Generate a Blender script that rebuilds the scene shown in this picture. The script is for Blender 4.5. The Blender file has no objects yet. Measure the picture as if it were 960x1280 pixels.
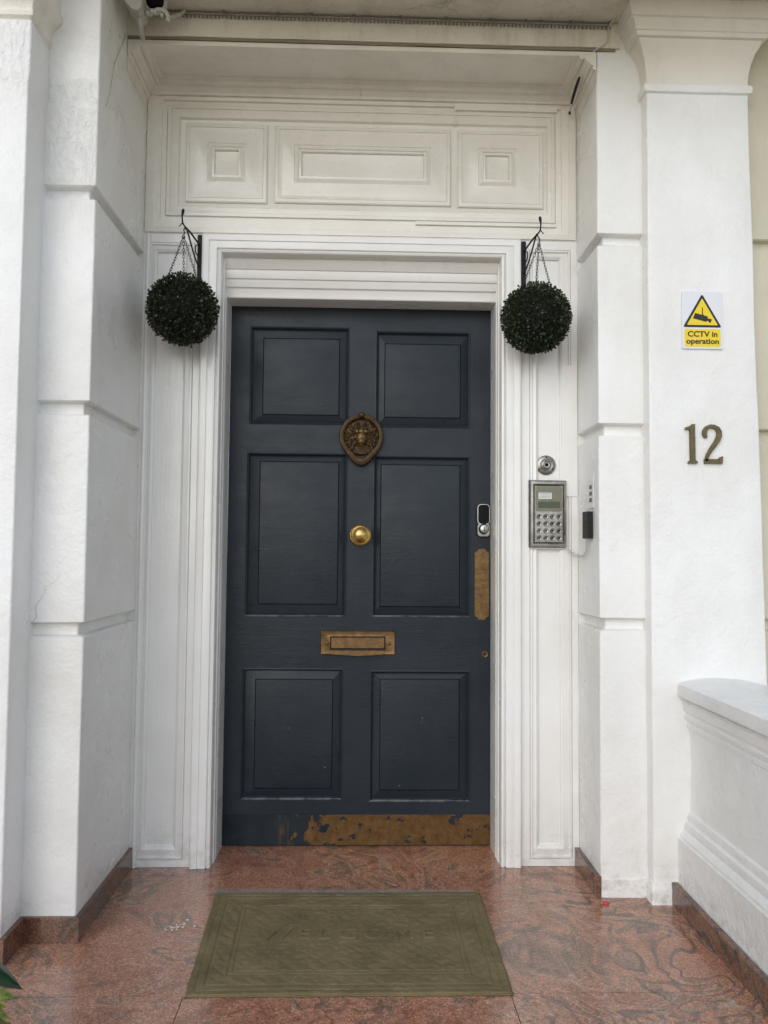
import bpy, bmesh, math, random
from mathutils import Vector, Matrix, noise
random.seed(12)
R = math.radians
scene = bpy.context.scene
COL = scene.collection

# ------------------------------------------------------------------ camera
YAW, PITCH, ROLL = 0.0297, 0.0515, 0.0085
CAM = Vector((0.003, -3.1297, 1.143))
fwd = Vector((math.sin(YAW)*math.cos(PITCH), math.cos(YAW)*math.cos(PITCH), math.sin(PITCH)))
r0 = Vector((math.cos(YAW), -math.sin(YAW), 0)); u0 = r0.cross(fwd)
rt = math.cos(ROLL)*r0 + math.sin(ROLL)*u0
up = -math.sin(ROLL)*r0 + math.cos(ROLL)*u0
cd = bpy.data.cameras.new('camera'); cam = bpy.data.objects.new('camera', cd); COL.objects.link(cam)
M = Matrix((rt, up, -fwd)).transposed().to_4x4(); M.translation = CAM
cam.matrix_world = M
cd.sensor_fit = 'HORIZONTAL'; cd.sensor_width = 36; cd.lens = 36*984.3/960
cd.clip_start = 0.02; cd.clip_end = 2000
scene.camera = cam

# ------------------------------------------------------------------ sky, sun, exposure
SUN_EL, SUN_AZ = R(28), R(204)        # azimuth clockwise from +Y; the street lies behind the camera
w = bpy.data.worlds.new('World'); scene.world = w; w.use_nodes = True
nt = w.node_tree; bg = nt.nodes['Background']
sky = nt.nodes.new('ShaderNodeTexSky'); sky.sky_type = 'NISHITA'; sky.sun_disc = False
sky.sun_elevation = SUN_EL; sky.sun_rotation = SUN_AZ
sky.air_density = 1.0; sky.dust_density = 0.6; sky.ozone_density = 1.0
hs = nt.nodes.new('ShaderNodeHueSaturation'); hs.inputs['Saturation'].default_value = 0.55
nt.links.new(sky.outputs[0], hs.inputs['Color']); nt.links.new(hs.outputs[0], bg.inputs['Color'])
bg.inputs['Strength'].default_value = 0.15
sd = bpy.data.lights.new('sun', 'SUN'); sd.energy = 0.5; sd.angle = R(60); sd.color = (1.0, 0.975, 0.945)
so = bpy.data.objects.new('sun', sd); COL.objects.link(so)
sdir = Vector((math.sin(SUN_AZ)*math.cos(SUN_EL), math.cos(SUN_AZ)*math.cos(SUN_EL), math.sin(SUN_EL)))
so.rotation_euler = sdir.to_track_quat('Z', 'Y').to_euler()
so.location = (0, -8, 6)
vs = scene.view_settings
vs.view_transform = 'Standard'; vs.look = 'None'; vs.gamma = 1; vs.use_curve_mapping = False
vs.exposure = 0.54
scene.render.engine = 'CYCLES'
scene.cycles.max_bounces = 12; scene.cycles.diffuse_bounces = 10

# ------------------------------------------------------------------ materials
def mat(name, color=(.8, .8, .8), rough=.5, metal=0, coat=0, spec=.5):
    m = bpy.data.materials.new(name); m.use_nodes = True
    b = m.node_tree.nodes['Principled BSDF']
    b.inputs['Base Color'].default_value = (*color, 1); b.inputs['Roughness'].default_value = rough
    b.inputs['Metallic'].default_value = metal; b.inputs['Coat Weight'].default_value = coat
    b.inputs['Coat Roughness'].default_value = .15
    b.inputs['Specular IOR Level'].default_value = spec
    return m
class NB:
    """small node-building helper"""
    def __init__(s, m): s.t = m.node_tree; s.b = s.t.nodes['Principled BSDF']
    def n(s, typ, **kw):
        x = s.t.nodes.new('ShaderNode'+typ)
        for k, v in kw.items(): setattr(x, k, v)
        return x
    def l(s, a, b): s.t.links.new(a, b)
    def pos(s, scale=(1, 1, 1), loc=(0, 0, 0), rot=(0, 0, 0)):
        g = s.n('NewGeometry'); mp = s.n('Mapping'); s.l(g.outputs['Position'], mp.inputs[0])
        mp.inputs['Scale'].default_value = scale; mp.inputs['Location'].default_value = loc
        mp.inputs['Rotation'].default_value = rot
        return mp.outputs[0]
    def noise(s, vec, scale, detail=3, rough=.5, dist=0):
        x = s.n('TexNoise'); s.l(vec, x.inputs['Vector']); x.inputs['Scale'].default_value = scale
        x.inputs['Detail'].default_value = detail; x.inputs['Roughness'].default_value = rough
        x.inputs['Distortion'].default_value = dist
        return x.outputs['Fac']
    def ramp(s, fac, stops, interp='LINEAR'):
        x = s.n('ValToRGB'); s.l(fac, x.inputs[0]); e = x.color_ramp.elements; x.color_ramp.interpolation = interp
        while len(e) < len(stops): e.new(.5)
        for el, (p, c) in zip(e, stops):
            el.position = p; el.color = (*c, 1) if len(c) == 3 else c
        return x.outputs[0]
    def g(s, v): return (v, v, v)
    def maprange(s, v, a, b, c=0, d=1):
        x = s.n('MapRange'); s.l(v, x.inputs[0])
        for i, q in enumerate((a, b, c, d)): x.inputs[i+1].default_value = q
        return x.outputs[0]
    def math(s, op, a, b=None):
        x = s.n('Math', operation=op)
        for i, q in enumerate((a, b)):
            if q is None: continue
            if isinstance(q, (int, float)): x.inputs[i].default_value = q
            else: s.l(q, x.inputs[i])
        return x.outputs[0]
    def mix(s, fac, a, b, blend='MIX'):
        x = s.n('Mix', data_type='RGBA', blend_type=blend)
        if isinstance(fac, (int, float)): x.inputs[0].default_value = fac
        else: s.l(fac, x.inputs[0])
        for i, q in ((6, a), (7, b)):
            if isinstance(q, tuple): x.inputs[i].default_value = (*q, 1)
            else: s.l(q, x.inputs[i])
        return x.outputs[2]
    def bump(s, h, dist, strength=1, prev=None):
        x = s.n('Bump'); s.l(h, x.inputs['Height']); x.inputs['Distance'].default_value = dist
        x.inputs['Strength'].default_value = strength
        if prev is not None: s.l(prev, x.inputs['Normal'])
        return x.outputs[0]
    def xyz(s):
        g = s.n('NewGeometry'); x = s.n('SeparateXYZ'); s.l(g.outputs['Position'], x.inputs[0]); return x.outputs

def paint(name, color, rough=.34, fine=.0006, lump=.004, brush=None, vary=.05, crack=0.0, foot=0.0, rough_zone=None, chips=True, coat=.0, dirt=0.0):
    m = mat(name, color, rough, coat=coat); k = NB(m)
    p = k.pos()
    big = k.noise(p, 2.2, 4, .6)
    c2 = tuple(x*(1-vary*2.2) for x in color); c1 = tuple(min(.86, x*(1+vary*.4)) for x in color)
    c2 = (c2[0], c2[1]*.99, c2[2]*.955)
    col = k.ramp(big, [(.3, c1), (.72, c2)])
    if chips:
        v = k.n('TexVoronoi'); k.l(p, v.inputs['Vector']); v.inputs['Scale'].default_value = 15; v.inputs['Randomness'].default_value = 1
        spot = k.maprange(v.outputs['Distance'], .014, .026, 1, 0)
        gate = k.maprange(k.noise(p, 3.1, 2), .53, .57, 0, 1)
        col = k.mix(k.math('MULTIPLY', spot, k.math('MULTIPLY', gate, .75)), col, (.12, .11, .095))
    if dirt:
        ds = k.maprange(k.noise(k.pos((3, 3, .7), (4, 2, 1)), 2.6, 6, .7), .5, .72, 0, dirt)
        col = k.mix(ds, col, (.30, .265, .20))
    if foot:      # scuffs and splashes just above the floor
        zf = k.maprange(k.xyz()[2], .16, .03, 0, 1)
        ff = k.math('MULTIPLY', zf, k.maprange(k.noise(k.pos((1, 1, 1.6), (2, 7, 1)), 19, 6, .72), .47, .62))
        col = k.mix(k.math('MULTIPLY', ff, foot), col, (.34, .31, .26))
    ck = None
    if crack:
        ve = k.n('TexVoronoi', feature='DISTANCE_TO_EDGE'); wn = k.n('TexNoise'); k.l(p, wn.inputs['Vector']); wn.inputs['Scale'].default_value = 7; wn.inputs['Detail'].default_value = 4
        av = k.n('VectorMath', operation='MULTIPLY_ADD'); k.l(wn.outputs['Color'], av.inputs[0]); av.inputs[1].default_value = (.16, .16, .16); k.l(p, av.inputs[2])
        k.l(av.outputs[0], ve.inputs['Vector']); ve.inputs['Scale'].default_value = 2.3
        ck = k.math('MULTIPLY', k.maprange(ve.outputs['Distance'], .0008, .0034, 1, 0), k.maprange(k.noise(k.pos((1, 1, 1), (3.3, 1.2, 0)), 1.9, 2), .585, .66))
        col = k.mix(k.math('MULTIPLY', ck, crack), col, (.22, .20, .17))
    k.l(col, k.b.inputs['Base Color'])
    rr = k.maprange(k.noise(p, 7, 3), .3, .7, rough*.75, rough*1.35); k.l(rr, k.b.inputs['Roughness'])
    b1 = k.bump(k.noise(p, 9, 4, .55), lump, 1)
    if brush:
        s_ = {'v': (90, 90, 3), 'h': (3, 3, 90)}[brush]
        b1 = k.bump(k.noise(k.pos(s_), 1.4, 3, .6), fine*.9, 1, b1)
    b2 = k.bump(k.noise(p, 85, 4, .6), fine, 1, b1)
    if rough_zone:
        z = k.xyz()[2]; a, b_ = rough_zone
        msk = k.math('MULTIPLY', k.maprange(z, a-.12, a+.08), k.maprange(z, b_-.02, b_, 1, 0))
        gn = k.n('NewGeometry'); sx_ = k.n('SeparateXYZ'); k.l(gn.outputs['True Normal'], sx_.inputs[0]); msk = k.math('MULTIPLY', msk, k.maprange(sx_.outputs[1], -.5, -.9))
        h = k.math('MULTIPLY', k.noise(k.pos((1.6, 1.6, 1)), 30, 5, .6, 1.2), msk)
        b2 = k.bump(h, .008, 1, b2)
    if ck is not None: b2 = k.bump(k.math('MULTIPLY', ck, -1.0), .0015, 1, b2)
    k.l(b2, k.b.inputs['Normal'])
    return m
WHITE = (.83, .83, .82)
M_stucco = paint('white_masonry_paint', WHITE, .32, .0014, .008, dirt=.07, foot=.5)
M_stucco_old = paint('white_masonry_paint_wrinkled', WHITE, .30, .0014, .008, rough_zone=(2.20, 2.60), dirt=.05, crack=.3, foot=.35)
M_parapet = paint('thick_white_parapet_paint', WHITE, .34, .0026, .011, dirt=.10, crack=.25, foot=.6)
M_column_left = paint('white_column_paint', (.85, .85, .85), .36, .0020, .007, rough_zone=(2.52, 2.70), foot=.6)
M_trim = paint('white_gloss_trim', (.82, .815, .80), .20, .0007, .0024, 'v', coat=.4, foot=.3)
M_trim_h = paint('white_gloss_trim_head', (.82, .81, .785), .3, .0004, .0012, coat=.15)
M_frieze = paint('warm_lit_gloss_joinery', (.81, .785, .73), .26, .0008, .0028, 'h', coat=.25)  # white joinery; warm light bounced from below is put into its colour
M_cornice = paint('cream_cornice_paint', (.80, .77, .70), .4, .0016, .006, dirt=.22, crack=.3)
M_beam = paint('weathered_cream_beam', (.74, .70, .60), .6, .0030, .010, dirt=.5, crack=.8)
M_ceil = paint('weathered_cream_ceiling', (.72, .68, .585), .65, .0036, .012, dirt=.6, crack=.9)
M_cream = paint('yellowish_cream_wall', (.62, .585, .46), .6, .0016, .006, dirt=.2)
M_reveal_w = M_stucco

def m_door():
    m = mat('slate_blue_door_paint', (.026, .036, .046), .34, spec=.22); k = NB(m); p = k.pos()
    n = k.noise(k.pos((1, 1, .6)), 3, 5, .65)
    col = k.ramp(n, [(.25, (.0125, .0185, .0255)), (.75, (.024, .0315, .0405))])
    scr = k.math('MULTIPLY', k.maprange(k.noise(k.pos((14, 1, 5), (0, 0, 0), (0, .5, 0)), 3.2, 8, .75, .6), .69, .74), .45)
    col = k.mix(scr, col, (.13, .135, .13))
    v = k.n('TexVoronoi'); k.l(k.pos((1, .2, 1.3)), v.inputs['Vector']); v.inputs['Scale'].default_value = 13
    gate = k.maprange(k.noise(p, 2.7, 2), .50, .56)
    zz = k.maprange(k.xyz()[2], .2, 1.5, 1, .25)
    sp = k.math('MULTIPLY', k.math('MULTIPLY', k.maprange(v.outputs['Distance'], .03, .06, 1, 0), gate), k.math('MULTIPLY', zz, .6))
    col = k.mix(sp, col, (.25, .26, .26))
    k.l(col, k.b.inputs['Base Color'])
    k.l(k.maprange(k.noise(k.pos((1, 1, 3)), 4, 6, .7), .33, .67, .24, .44), k.b.inputs['Roughness'])
    b = k.bump(k.noise(p, 6, 3), .0025); b = k.bump(k.noise(k.pos((3, 3, 60)), 2, 3), .0004, 1, b)
    b = k.bump(k.noise(p, 110, 3), .0004, 1, b); k.l(b, k.b.inputs['Normal'])
    return m
M_door = m_door()
M_doorworn = mat('worn_door_edge', (.1, .1, .1), .45); k = NB(M_doorworn)
k.l(k.mix(k.maprange(k.noise(k.pos(), 14, 5, .7), .44, .60), (.020, .028, .036), (.11, .118, .12)), k.b.inputs['Base Color'])

def m_kick():
    m = mat('worn_brass_kick_plate', (.2, .1, .03), .42, spec=.14); k = NB(m); p = k.pos()
    x = k.xyz()[0]
    n = k.noise(k.pos((1.0, 1, .8)), 15, 6, .62, .5)
    n2 = k.noise(k.pos((5, 1, .9), (3, 0, 0)), 4, 5, .6)
    e = k.math('ADD', k.maprange(x, -.42, .12, -.32, .42), k.math('MULTIPLY', k.math('SUBTRACT', n, .5), 1.15))
    msk = k.maprange(e, .0, .03)                              # 1 = bare brass
    strip = k.math('MULTIPLY', k.maprange(k.math('ABSOLUTE', k.math('ADD', x, .275+.0)), .03, .015), k.maprange(n2, .44, .5))
    msk = k.math('MAXIMUM', msk, strip)
    chips = k.maprange(k.noise(k.pos((1, 1, 1.3), (7, 1, 2)), 17, 5, .62), .585, .60)
    msk = k.math('MULTIPLY', msk, k.math('SUBTRACT', 1.0, chips))
    br = k.ramp(k.noise(p, 30, 5, .7), [(.3, (.085, .046, .019)), (.7, (.19, .105, .042))])
    bl = k.ramp(k.noise(p, 9, 4), [(.3, (.012, .019, .026)), (.7, (.026, .034, .041))])
    k.l(k.mix(msk, bl, br), k.b.inputs['Base Color'])
    k.l(k.math('MULTIPLY', msk, .55), k.b.inputs['Metallic'])
    k.l(k.bump(k.math('SUBTRACT', 1.0, msk), .0009), k.b.inputs['Normal'])
    return m
M_kick = m_kick()

def metal(name, c1, c2, rough=.35, scale=40, bump=.0004, met=1.0):
    m = mat(name, c1, rough, met); k = NB(m); p = k.pos()
    k.l(k.ramp(k.noise(p, scale, 5, .65), [(.3, c1), (.72, c2)]), k.b.inputs['Base Color'])
    k.l(k.maprange(k.noise(p, scale*1.6, 3), .3, .7, rough*.75, rough*1.35), k.b.inputs['Roughness'])
    k.l(k.bump(k.noise(p, scale*3, 3), bump), k.b.inputs['Normal'])
    return m
M_brass = metal('polished_brass', (.60, .41, .14), (.42, .27, .09), .25)
M_oldbrass = metal('tarnished_brass', (.11, .066, .030), (.23, .135, .058), .38, 32, .0008, .75)
M_bronze = metal('dark_bronze', (.035, .021, .010), (.11, .068, .028), .5, 70, .0010, .6)
M_bronze_hi = metal('rubbed_bronze', (.10, .062, .026), (.24, .155, .065), .4, 90, .0008, .75)
M_numeral = metal('weathered_bronze_numeral', (.10, .08, .04), (.18, .145, .075), .5, 60, .0006, .5)
M_steel = metal('brushed_steel', (.40, .39, .36), (.22, .21, .19), .33, 25, .0003)
M_steel_dull = metal('dull_steel', (.22, .21, .165), (.17, .16, .125), .42, 45, .0003, .7)
M_chrome = metal('chrome', (.5, .5, .5), (.3, .3, .3), .18, 20)
M_chain = metal('grey_chain', (.12, .12, .11), (.05, .05, .05), .5)
M_black = mat('black_iron', (.006, .006, .007), .5, spec=.25)
M_blackplastic = mat('black_plastic', (.008, .008, .009), .4, spec=.3)
M_blackglass = mat('black_glass', (.004, .004, .006), .3, spec=.12)
M_whiteplastic = mat('white_plastic', (.72, .71, .68), .35)
M_sign = mat('sign_white', (.72, .73, .76), .3)
M_yellow = mat('sign_yellow', (.80, .60, .015), .4)
M_signblack = mat('sign_black', (.012, .012, .012), .5)
M_paper = mat('sticker_paper', (.72, .74, .70), .6)
M_lcd = mat('dark_display', (.035, .055, .03), .18)
M_grey = mat('grey_mark', (.13, .13, .13), .5)
M_cable = mat('pale_grey_cable', (.50, .49, .45), .5)
M_cable_dark = mat('grimy_cable', (.16, .15, .13), .6)
M_housing = metal('grimy_camera_housing', (.36, .35, .31), (.46, .45, .40), .5, 30, .0004, 0)
M_red = mat('red_cap', (.55, .05, .05), .4)
M_flake = mat('white_flake', (.75, .73, .68), .7)
M_soil = mat('potting_soil', (.03, .02, .014), .9)
M_pot = paint('terracotta', (.32, .14, .08), .7, .001, .003, chips=False)

def m_granite(name, dark=1.0, stripes=True):
    m = mat(name, (.3, .15, .1), .2, coat=.28 if stripes else .1); m.node_tree.nodes['Principled BSDF'].inputs['Coat Roughness'].default_value = .07; k = NB(m); p = k.pos()
    warp = k.n('TexNoise'); k.l(k.pos((.9, .9, .9), (2.3, 5.1, 0)), warp.inputs['Vector']); warp.inputs['Scale'].default_value = 2.1
    warp.inputs['Detail'].default_value = 3; warp.inputs['Roughness'].default_value = .5; warp.inputs['Distortion'].default_value = 1.4
    sub = k.n('VectorMath', operation='SUBTRACT'); k.l(warp.outputs['Color'], sub.inputs[0]); sub.inputs[1].default_value = (.5, .5, .5)
    sc = k.n('VectorMath', operation='SCALE'); k.l(sub.outputs[0], sc.inputs[0]); sc.inputs['Scale'].default_value = 1.0
    ad = k.n('VectorMath', operation='ADD'); k.l(p, ad.inputs[0]); k.l(sc.outputs[0], ad.inputs[1])
    wp = ad.outputs[0]
    mp = k.n('Mapping'); k.l(wp, mp.inputs[0]); mp.inputs['Scale'].default_value = (1.5, .8, 1); mp.inputs['Rotation'].default_value = (0, 0, .5)
    base = k.noise(mp.outputs[0], 3.0, 6, .62, .4)
    P = [(.24, (.10, .075, .06)), (.34, (.21, .125, .09)), (.43, (.36, .165, .105)), (.53, (.46, .235, .155)), (.60, (.22, .145, .11)), (.66, (.42, .23, .16)), (.80, (.52, .36, .27))]
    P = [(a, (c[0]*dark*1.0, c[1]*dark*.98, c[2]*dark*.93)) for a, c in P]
    col = k.ramp(base, P)
    wv = k.n('TexWave'); wv.wave_type = 'BANDS'; wv.bands_direction = 'X'; k.l(mp.outputs[0], wv.inputs['Vector'])
    wv.inputs['Scale'].default_value = 2.4; wv.inputs['Distortion'].default_value = 4; wv.inputs['Detail'].default_value = 4
    wv.inputs['Detail Scale'].default_value = 1.5; wv.inputs['Detail Roughness'].default_value = .6
    vein = k.math('MULTIPLY', k.math('MULTIPLY', k.maprange(k.xyz()[0], -.35, .55, .25, 1), k.maprange(wv.outputs['Fac'], .74, .98)), k.maprange(k.noise(k.pos((1, 1, 1), (.9, -.35, 0)), 1.5, 3), .44, .60))
    col = k.mix(k.math('MULTIPLY', vein, .8), col, tuple(x*dark for x in (.085, .068, .057)))
    wv2 = k.n('TexWave'); wv2.bands_direction = 'Y'; k.l(mp.outputs[0], wv2.inputs['Vector'])
    wv2.inputs['Scale'].default_value = 3.2; wv2.inputs['Distortion'].default_value = 7; wv2.inputs['Detail'].default_value = 5; wv2.inputs['Detail Scale'].default_value = 1.2
    v2 = k.math('MULTIPLY', k.maprange(wv2.outputs['Fac'], .86, 1.0), k.maprange(k.noise(p, 2.3, 3), .5, .62))
    col = k.mix(k.math('MULTIPLY', v2, .55), col, tuple(x*dark for x in (.47, .36, .29)))
    v = k.n('TexVoronoi'); k.l(p, v.inputs['Vector']); v.inputs['Scale'].default_value = 240
    gr = k.n('SeparateColor'); k.l(v.outputs['Color'], gr.inputs[0])
    grain = k.ramp(gr.outputs[0], [(0, k.g(.50)), (.35, k.g(.85)), (.75, k.g(1.1)), (1, k.g(1.65))])
    col = k.mix(.85, col, grain, 'MULTIPLY')
    grain2 = k.ramp(k.noise(p, 620, 2), [(.3, k.g(.7)), (.7, k.g(1.3))])
    col = k.mix(.6, col, grain2, 'MULTIPLY')
    if stripes:   # damp, grubby patches
        wet = k.maprange(k.noise(k.pos((1, 1, 1), (9, 3, 0)), 2.8, 6, .7), .60, .72)
        col = k.mix(k.math('MULTIPLY', wet, .5), col, (.07, .055, .045))
    k.l(col, k.b.inputs['Base Color'])
    k.l(k.maprange(k.noise(p, 5, 5, .65), .3, .7, .05, .26), k.b.inputs['Roughness'])
    b = k.bump(k.noise(p, 12, 3), .0008); b = k.bump(k.noise(p, 420, 2), .00012, 1, b); k.l(b, k.b.inputs['Normal'])
    return m
M_granite = m_granite('red_granite')
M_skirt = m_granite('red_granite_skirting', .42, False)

def leafmat(name, c1, c2, rough=.45, scale=60):
    m = mat(name, c1, rough); k = NB(m)
    oi = k.noise(k.pos(), scale, 2); k.l(k.ramp(oi, [(.35, c1), (.68, c2)]), k.b.inputs['Base Color'])
    return m
M_box = mat('dark_box_leaves', (.01, .02, .01), .42); k = NB(M_box)
k.l(k.mix(k.maprange(k.noise(k.pos(), 14, 3), .45, .7, 0, .45), k.ramp(k.noise(k.pos(), 95, 2), [(.36, (.006, .012, .006)), (.56, (.018, .030, .011)), (.74, (.050, .070, .024))]), (.045, .05, .015)), k.b.inputs['Base Color'])
M_core = mat('dark_ball_core', (.004, .006, .004), .9)
M_broad = leafmat('dark_glossy_leaf', (.008, .03, .012), (.015, .055, .02), .25, 12)
M_lime = leafmat('yellow_green_leaf', (.10, .17, .02), (.30, .36, .04), .5, 70)

def m_mat():
    m = mat('olive_ribbed_mat', (.10, .09, .04), .85, spec=.3); k = NB(m); p = k.pos()
    c = k.ramp(k.noise(p, 7, 5, .65), [(.3, (.135, .108, .052)), (.7, (.225, .180, .090))])
    c = k.mix(.7, c, k.ramp(k.noise(p, 330, 3, .7), [(.3, k.g(.6)), (.7, k.g(1.4))]), 'MULTIPLY')
    v = k.n('TexVoronoi'); k.l(p, v.inputs['Vector']); v.inputs['Scale'].default_value = 16
    sp = k.math('MULTIPLY', k.maprange(v.outputs['Distance'], .035, .055, 1, 0), k.maprange(k.noise(p, 4.3, 2), .52, .56))
    c = k.mix(sp, c, (.45, .42, .33))
    k.l(c, k.b.inputs['Base Color'])
    k.l(k.bump(k.noise(p, 260, 3, .7), .0016), k.b.inputs['Normal'])
    return m
M_mat = m_mat()
M_fluff = mat('grey_mat_fluff', (.20, .19, .165), .95)
M_ground = paint('warm_bounce_paving', (.48, .41, .31), .8, .002, .004, chips=False)  # unseen paving, tinted warm to bounce light onto the upper surfaces

# ------------------------------------------------------------------ mesh helpers
def tag(o, label=None, cat=None, group=None, kind=None):
    if label: o['label'] = label
    if cat: o['category'] = cat
    if group: o['group'] = group
    if kind: o['kind'] = kind
    return o
def thing(name, loc, label, cat, group=None):
    o = bpy.data.objects.new(name, None); o.location = loc; o.empty_display_size = .05; COL.objects.link(o)
    return tag(o, label, cat, group)
WL = {}
def wloc(o): return WL.get(o.name, Vector(o.location))
def obj(name, bm, m, parent=None, smooth=35, origin=None, bevel=0, label=None):
    """bm is in world coordinates; origin becomes the parent's place"""
    if bevel:
        es = [e for e in bm.edges if len(e.link_faces) == 2 and e.calc_face_angle(0) > R(30)]
        bmesh.ops.bevel(bm, geom=es, offset=bevel, segments=2, profile=.6, affect='EDGES', clamp_overlap=True)
    base = Vector((0, 0, 0))
    if parent is not None: base = wloc(parent)
    if origin is not None: base = Vector(origin)
    bmesh.ops.translate(bm, verts=bm.verts, vec=-base)
    bmesh.ops.recalc_face_normals(bm, faces=bm.faces) if name not in NORECALC else None
    me = bpy.data.meshes.new(name); bm.to_mesh(me); bm.free()
    for x in (m if isinstance(m, (list, tuple)) else [m]): me.materials.append(x)
    if smooth:
        me.polygons.foreach_set('use_smooth', [True]*len(me.polygons))
        me.set_sharp_from_angle(angle=R(smooth))
    o = bpy.data.objects.new(name, me); COL.objects.link(o)
    if parent is not None:
        o.parent = parent; o.location = base - wloc(parent)
    else: o.location = base
    WL[o.name] = base
    if label: o['label'] = label
    return o
NORECALC = {'foliage', 'leaf', 'fringe', 'leaves'}
def box(bm, x0, x1, y0, y1, z0, z1, mi=0):
    v = [bm.verts.new(c) for c in ((x0,y0,z0),(x1,y0,z0),(x1,y1,z0),(x0,y1,z0),(x0,y0,z1),(x1,y0,z1),(x1,y1,z1),(x0,y1,z1))]
    for f in ((0,3,2,1),(4,5,6,7),(0,1,5,4),(1,2,6,5),(2,3,7,6),(3,0,4,7)):
        bm.faces.new([v[i] for i in f]).material_index = mi
def newbox(*a):
    bm = bmesh.new(); box(bm, *a); return bm
def rect_rings(bm, rings, fill=True, back=None):
    """mitred mouldings: every ring is (x0,x1,z0,z1,y); first ring outermost; optional backing depth"""
    if back is not None:
        x0, x1, z0, z1, y = rings[0]; rings = [(x0, x1, z0, z1, back)] + list(rings)
    L = []
    for x0, x1, z0, z1, y in rings:
        L.append([bm.verts.new(c) for c in ((x0, y, z0), (x1, y, z0), (x1, y, z1), (x0, y, z1))])
    for a, b in zip(L, L[1:]):
        for i in range(4): bm.faces.new((a[i], a[(i+1) % 4], b[(i+1) % 4], b[i]))
    if fill: bm.faces.new(L[-1])
def u_rings(bm, rings, z0=0.0):
    """mitred moulding round left side, head and right side: rings (xl,xr,ztop,y)"""
    L = [[bm.verts.new(c) for c in ((xl, y, z0), (xl, y, zt), (xr, y, zt), (xr, y, z0))] for xl, xr, zt, y in rings]
    for a, b in zip(L, L[1:]):
        for i in range(3): bm.faces.new((a[i], a[i+1], b[i+1], b[i]))
def prism(bm, pts, f, d0, d1, mi=0, chamfer=0):
    """polygon pts (2d) extruded between depth d0 (front) and d1 (back); f(u,v,d)->xyz"""
    A = [bm.verts.new(f(u, v, d1)) for u, v in pts]; B = [bm.verts.new(f(u, v, d0)) for u, v in pts]
    n = len(pts)
    for i in range(n): bm.faces.new((A[i], A[(i+1) % n], B[(i+1) % n], B[i])).material_index = mi
    bm.faces.new(B).material_index = mi; bm.faces.new(A[::-1]).material_index = mi
def lathe(bm, prof, c, axis='y', seg=32, mi=0):
    """prof: list of (r, d); d runs along -y (towards the street) or along z"""
    rings = []
    for r, d in prof:
        ring = []
        for i in range(seg):
            a = 2*math.pi*i/seg; u, v = r*math.cos(a), r*math.sin(a)
            if axis == 'y': p = (c[0]+u, c[1]-d, c[2]+v)
            elif axis == 'x': p = (c[0]-d, c[1]+u, c[2]+v)
            else: p = (c[0]+u, c[1]+v, c[2]+d)
            ring.append(bm.verts.new(p))
        rings.append(ring)
    for a, b in zip(rings, rings[1:]):
        for i in range(seg): bm.faces.new((a[i], a[(i+1) % seg], b[(i+1) % seg], b[i])).material_index = mi
    bm.faces.new(rings[0]).material_index = mi; bm.faces.new(rings[-1][::-1]).material_index = mi
def tube(bm, pts, r, seg=8, smoothn=0):
    pts = [Vector(p) for p in pts]
    for _ in range(smoothn):
        q = [pts[0]]
        for a, b in zip(pts, pts[1:]): q += [a*.75+b*.25, a*.25+b*.75]
        q.append(pts[-1]); pts = q
    rings = []; n0 = None
    for i, p in enumerate(pts):
        t = (pts[min(i+1, len(pts)-1)]-pts[max(i-1, 0)]).normalized()
        if n0 is None: n0 = t.orthogonal().normalized()
        n0 = (n0-t*n0.dot(t)).normalized(); b = t.cross(n0)
        rr = r(i/(len(pts)-1)) if callable(r) else r
        rings.append([bm.verts.new(p+(n0*math.cos(a)+b*math.sin(a))*rr) for a in [2*math.pi*j/seg for j in range(seg)]])
    for a, b in zip(rings, rings[1:]):
        for i in range(seg): bm.faces.new((a[i], a[(i+1) % seg], b[(i+1) % seg], b[i]))
    bm.faces.new(rings[0]); bm.faces.new(rings[-1][::-1])

def round_path(corners, r=.008, step=.05, ks=None):
    """closed polygon (counter-clockwise) with rounded corners -> list of (point, outward normal)"""
    n = len(corners); out = []
    C = [Vector(c) for c in corners]
    segs = []
    for i in range(n):
        a, b = C[i], C[(i+1) % n]; d = (b-a).normalized(); segs.append((a, b, d, Vector((d.y, -d.x))))
    for i in range(n):
        a, b, d, nn = segs[i]; L = (b-a).length - 2*r
        k = ks[i] if ks else max(1, int(L/step))
        for j in range(k+1): out.append((a+d*(r+L*j/k), nn))
        d2, n2 = segs[(i+1) % n][2], segs[(i+1) % n][3]
        for t in (.33, .67):
            nm = (nn*(1-t)+n2*t).normalized(); c = b - d*r + d2*r
            out.append((c+nm*r, nm))
    # centres for rounding: c is b - d*r + d2*r only for right angles
    return out
def loft(bm, corners, levels, amp=.0022, r=.0055, step=.06, seed=0, nscale=2.6):
    """upright plaster body: levels = [(z, offset)], uneven by a couple of millimetres"""
    n_ = len(corners); C0 = [Vector(c) for c in corners]; rings = []
    ks = [max(1, int(((C0[(i+1) % n_]-C0[i]).length-2*r)/step)) for i in range(n_)]
    ctr = sum(C0, Vector((0, 0)))/n_
    for z, off in levels:
        cc_ = [c+Vector((off if c.x > ctr.x else -off, off if c.y > ctr.y else -off)) for c in C0]
        path = round_path(cc_, r, step, ks); ring = []
        for p, nn in path:
            q = Vector((p.x, p.y, z))*nscale + Vector((seed, seed*.7, 0))
            d = noise.noise(q)*amp + noise.noise(q*4.3)*amp*.35
            pp = p + nn*d; ring.append(bm.verts.new((pp.x, pp.y, z)))
        rings.append(ring)
    n = len(path)
    for a, b in zip(rings, rings[1:]):
        for i in range(n): bm.faces.new((a[i], a[(i+1) % n], b[(i+1) % n], b[i]))
    bm.faces.new(rings[0][::-1]); bm.faces.new(rings[-1])
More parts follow.
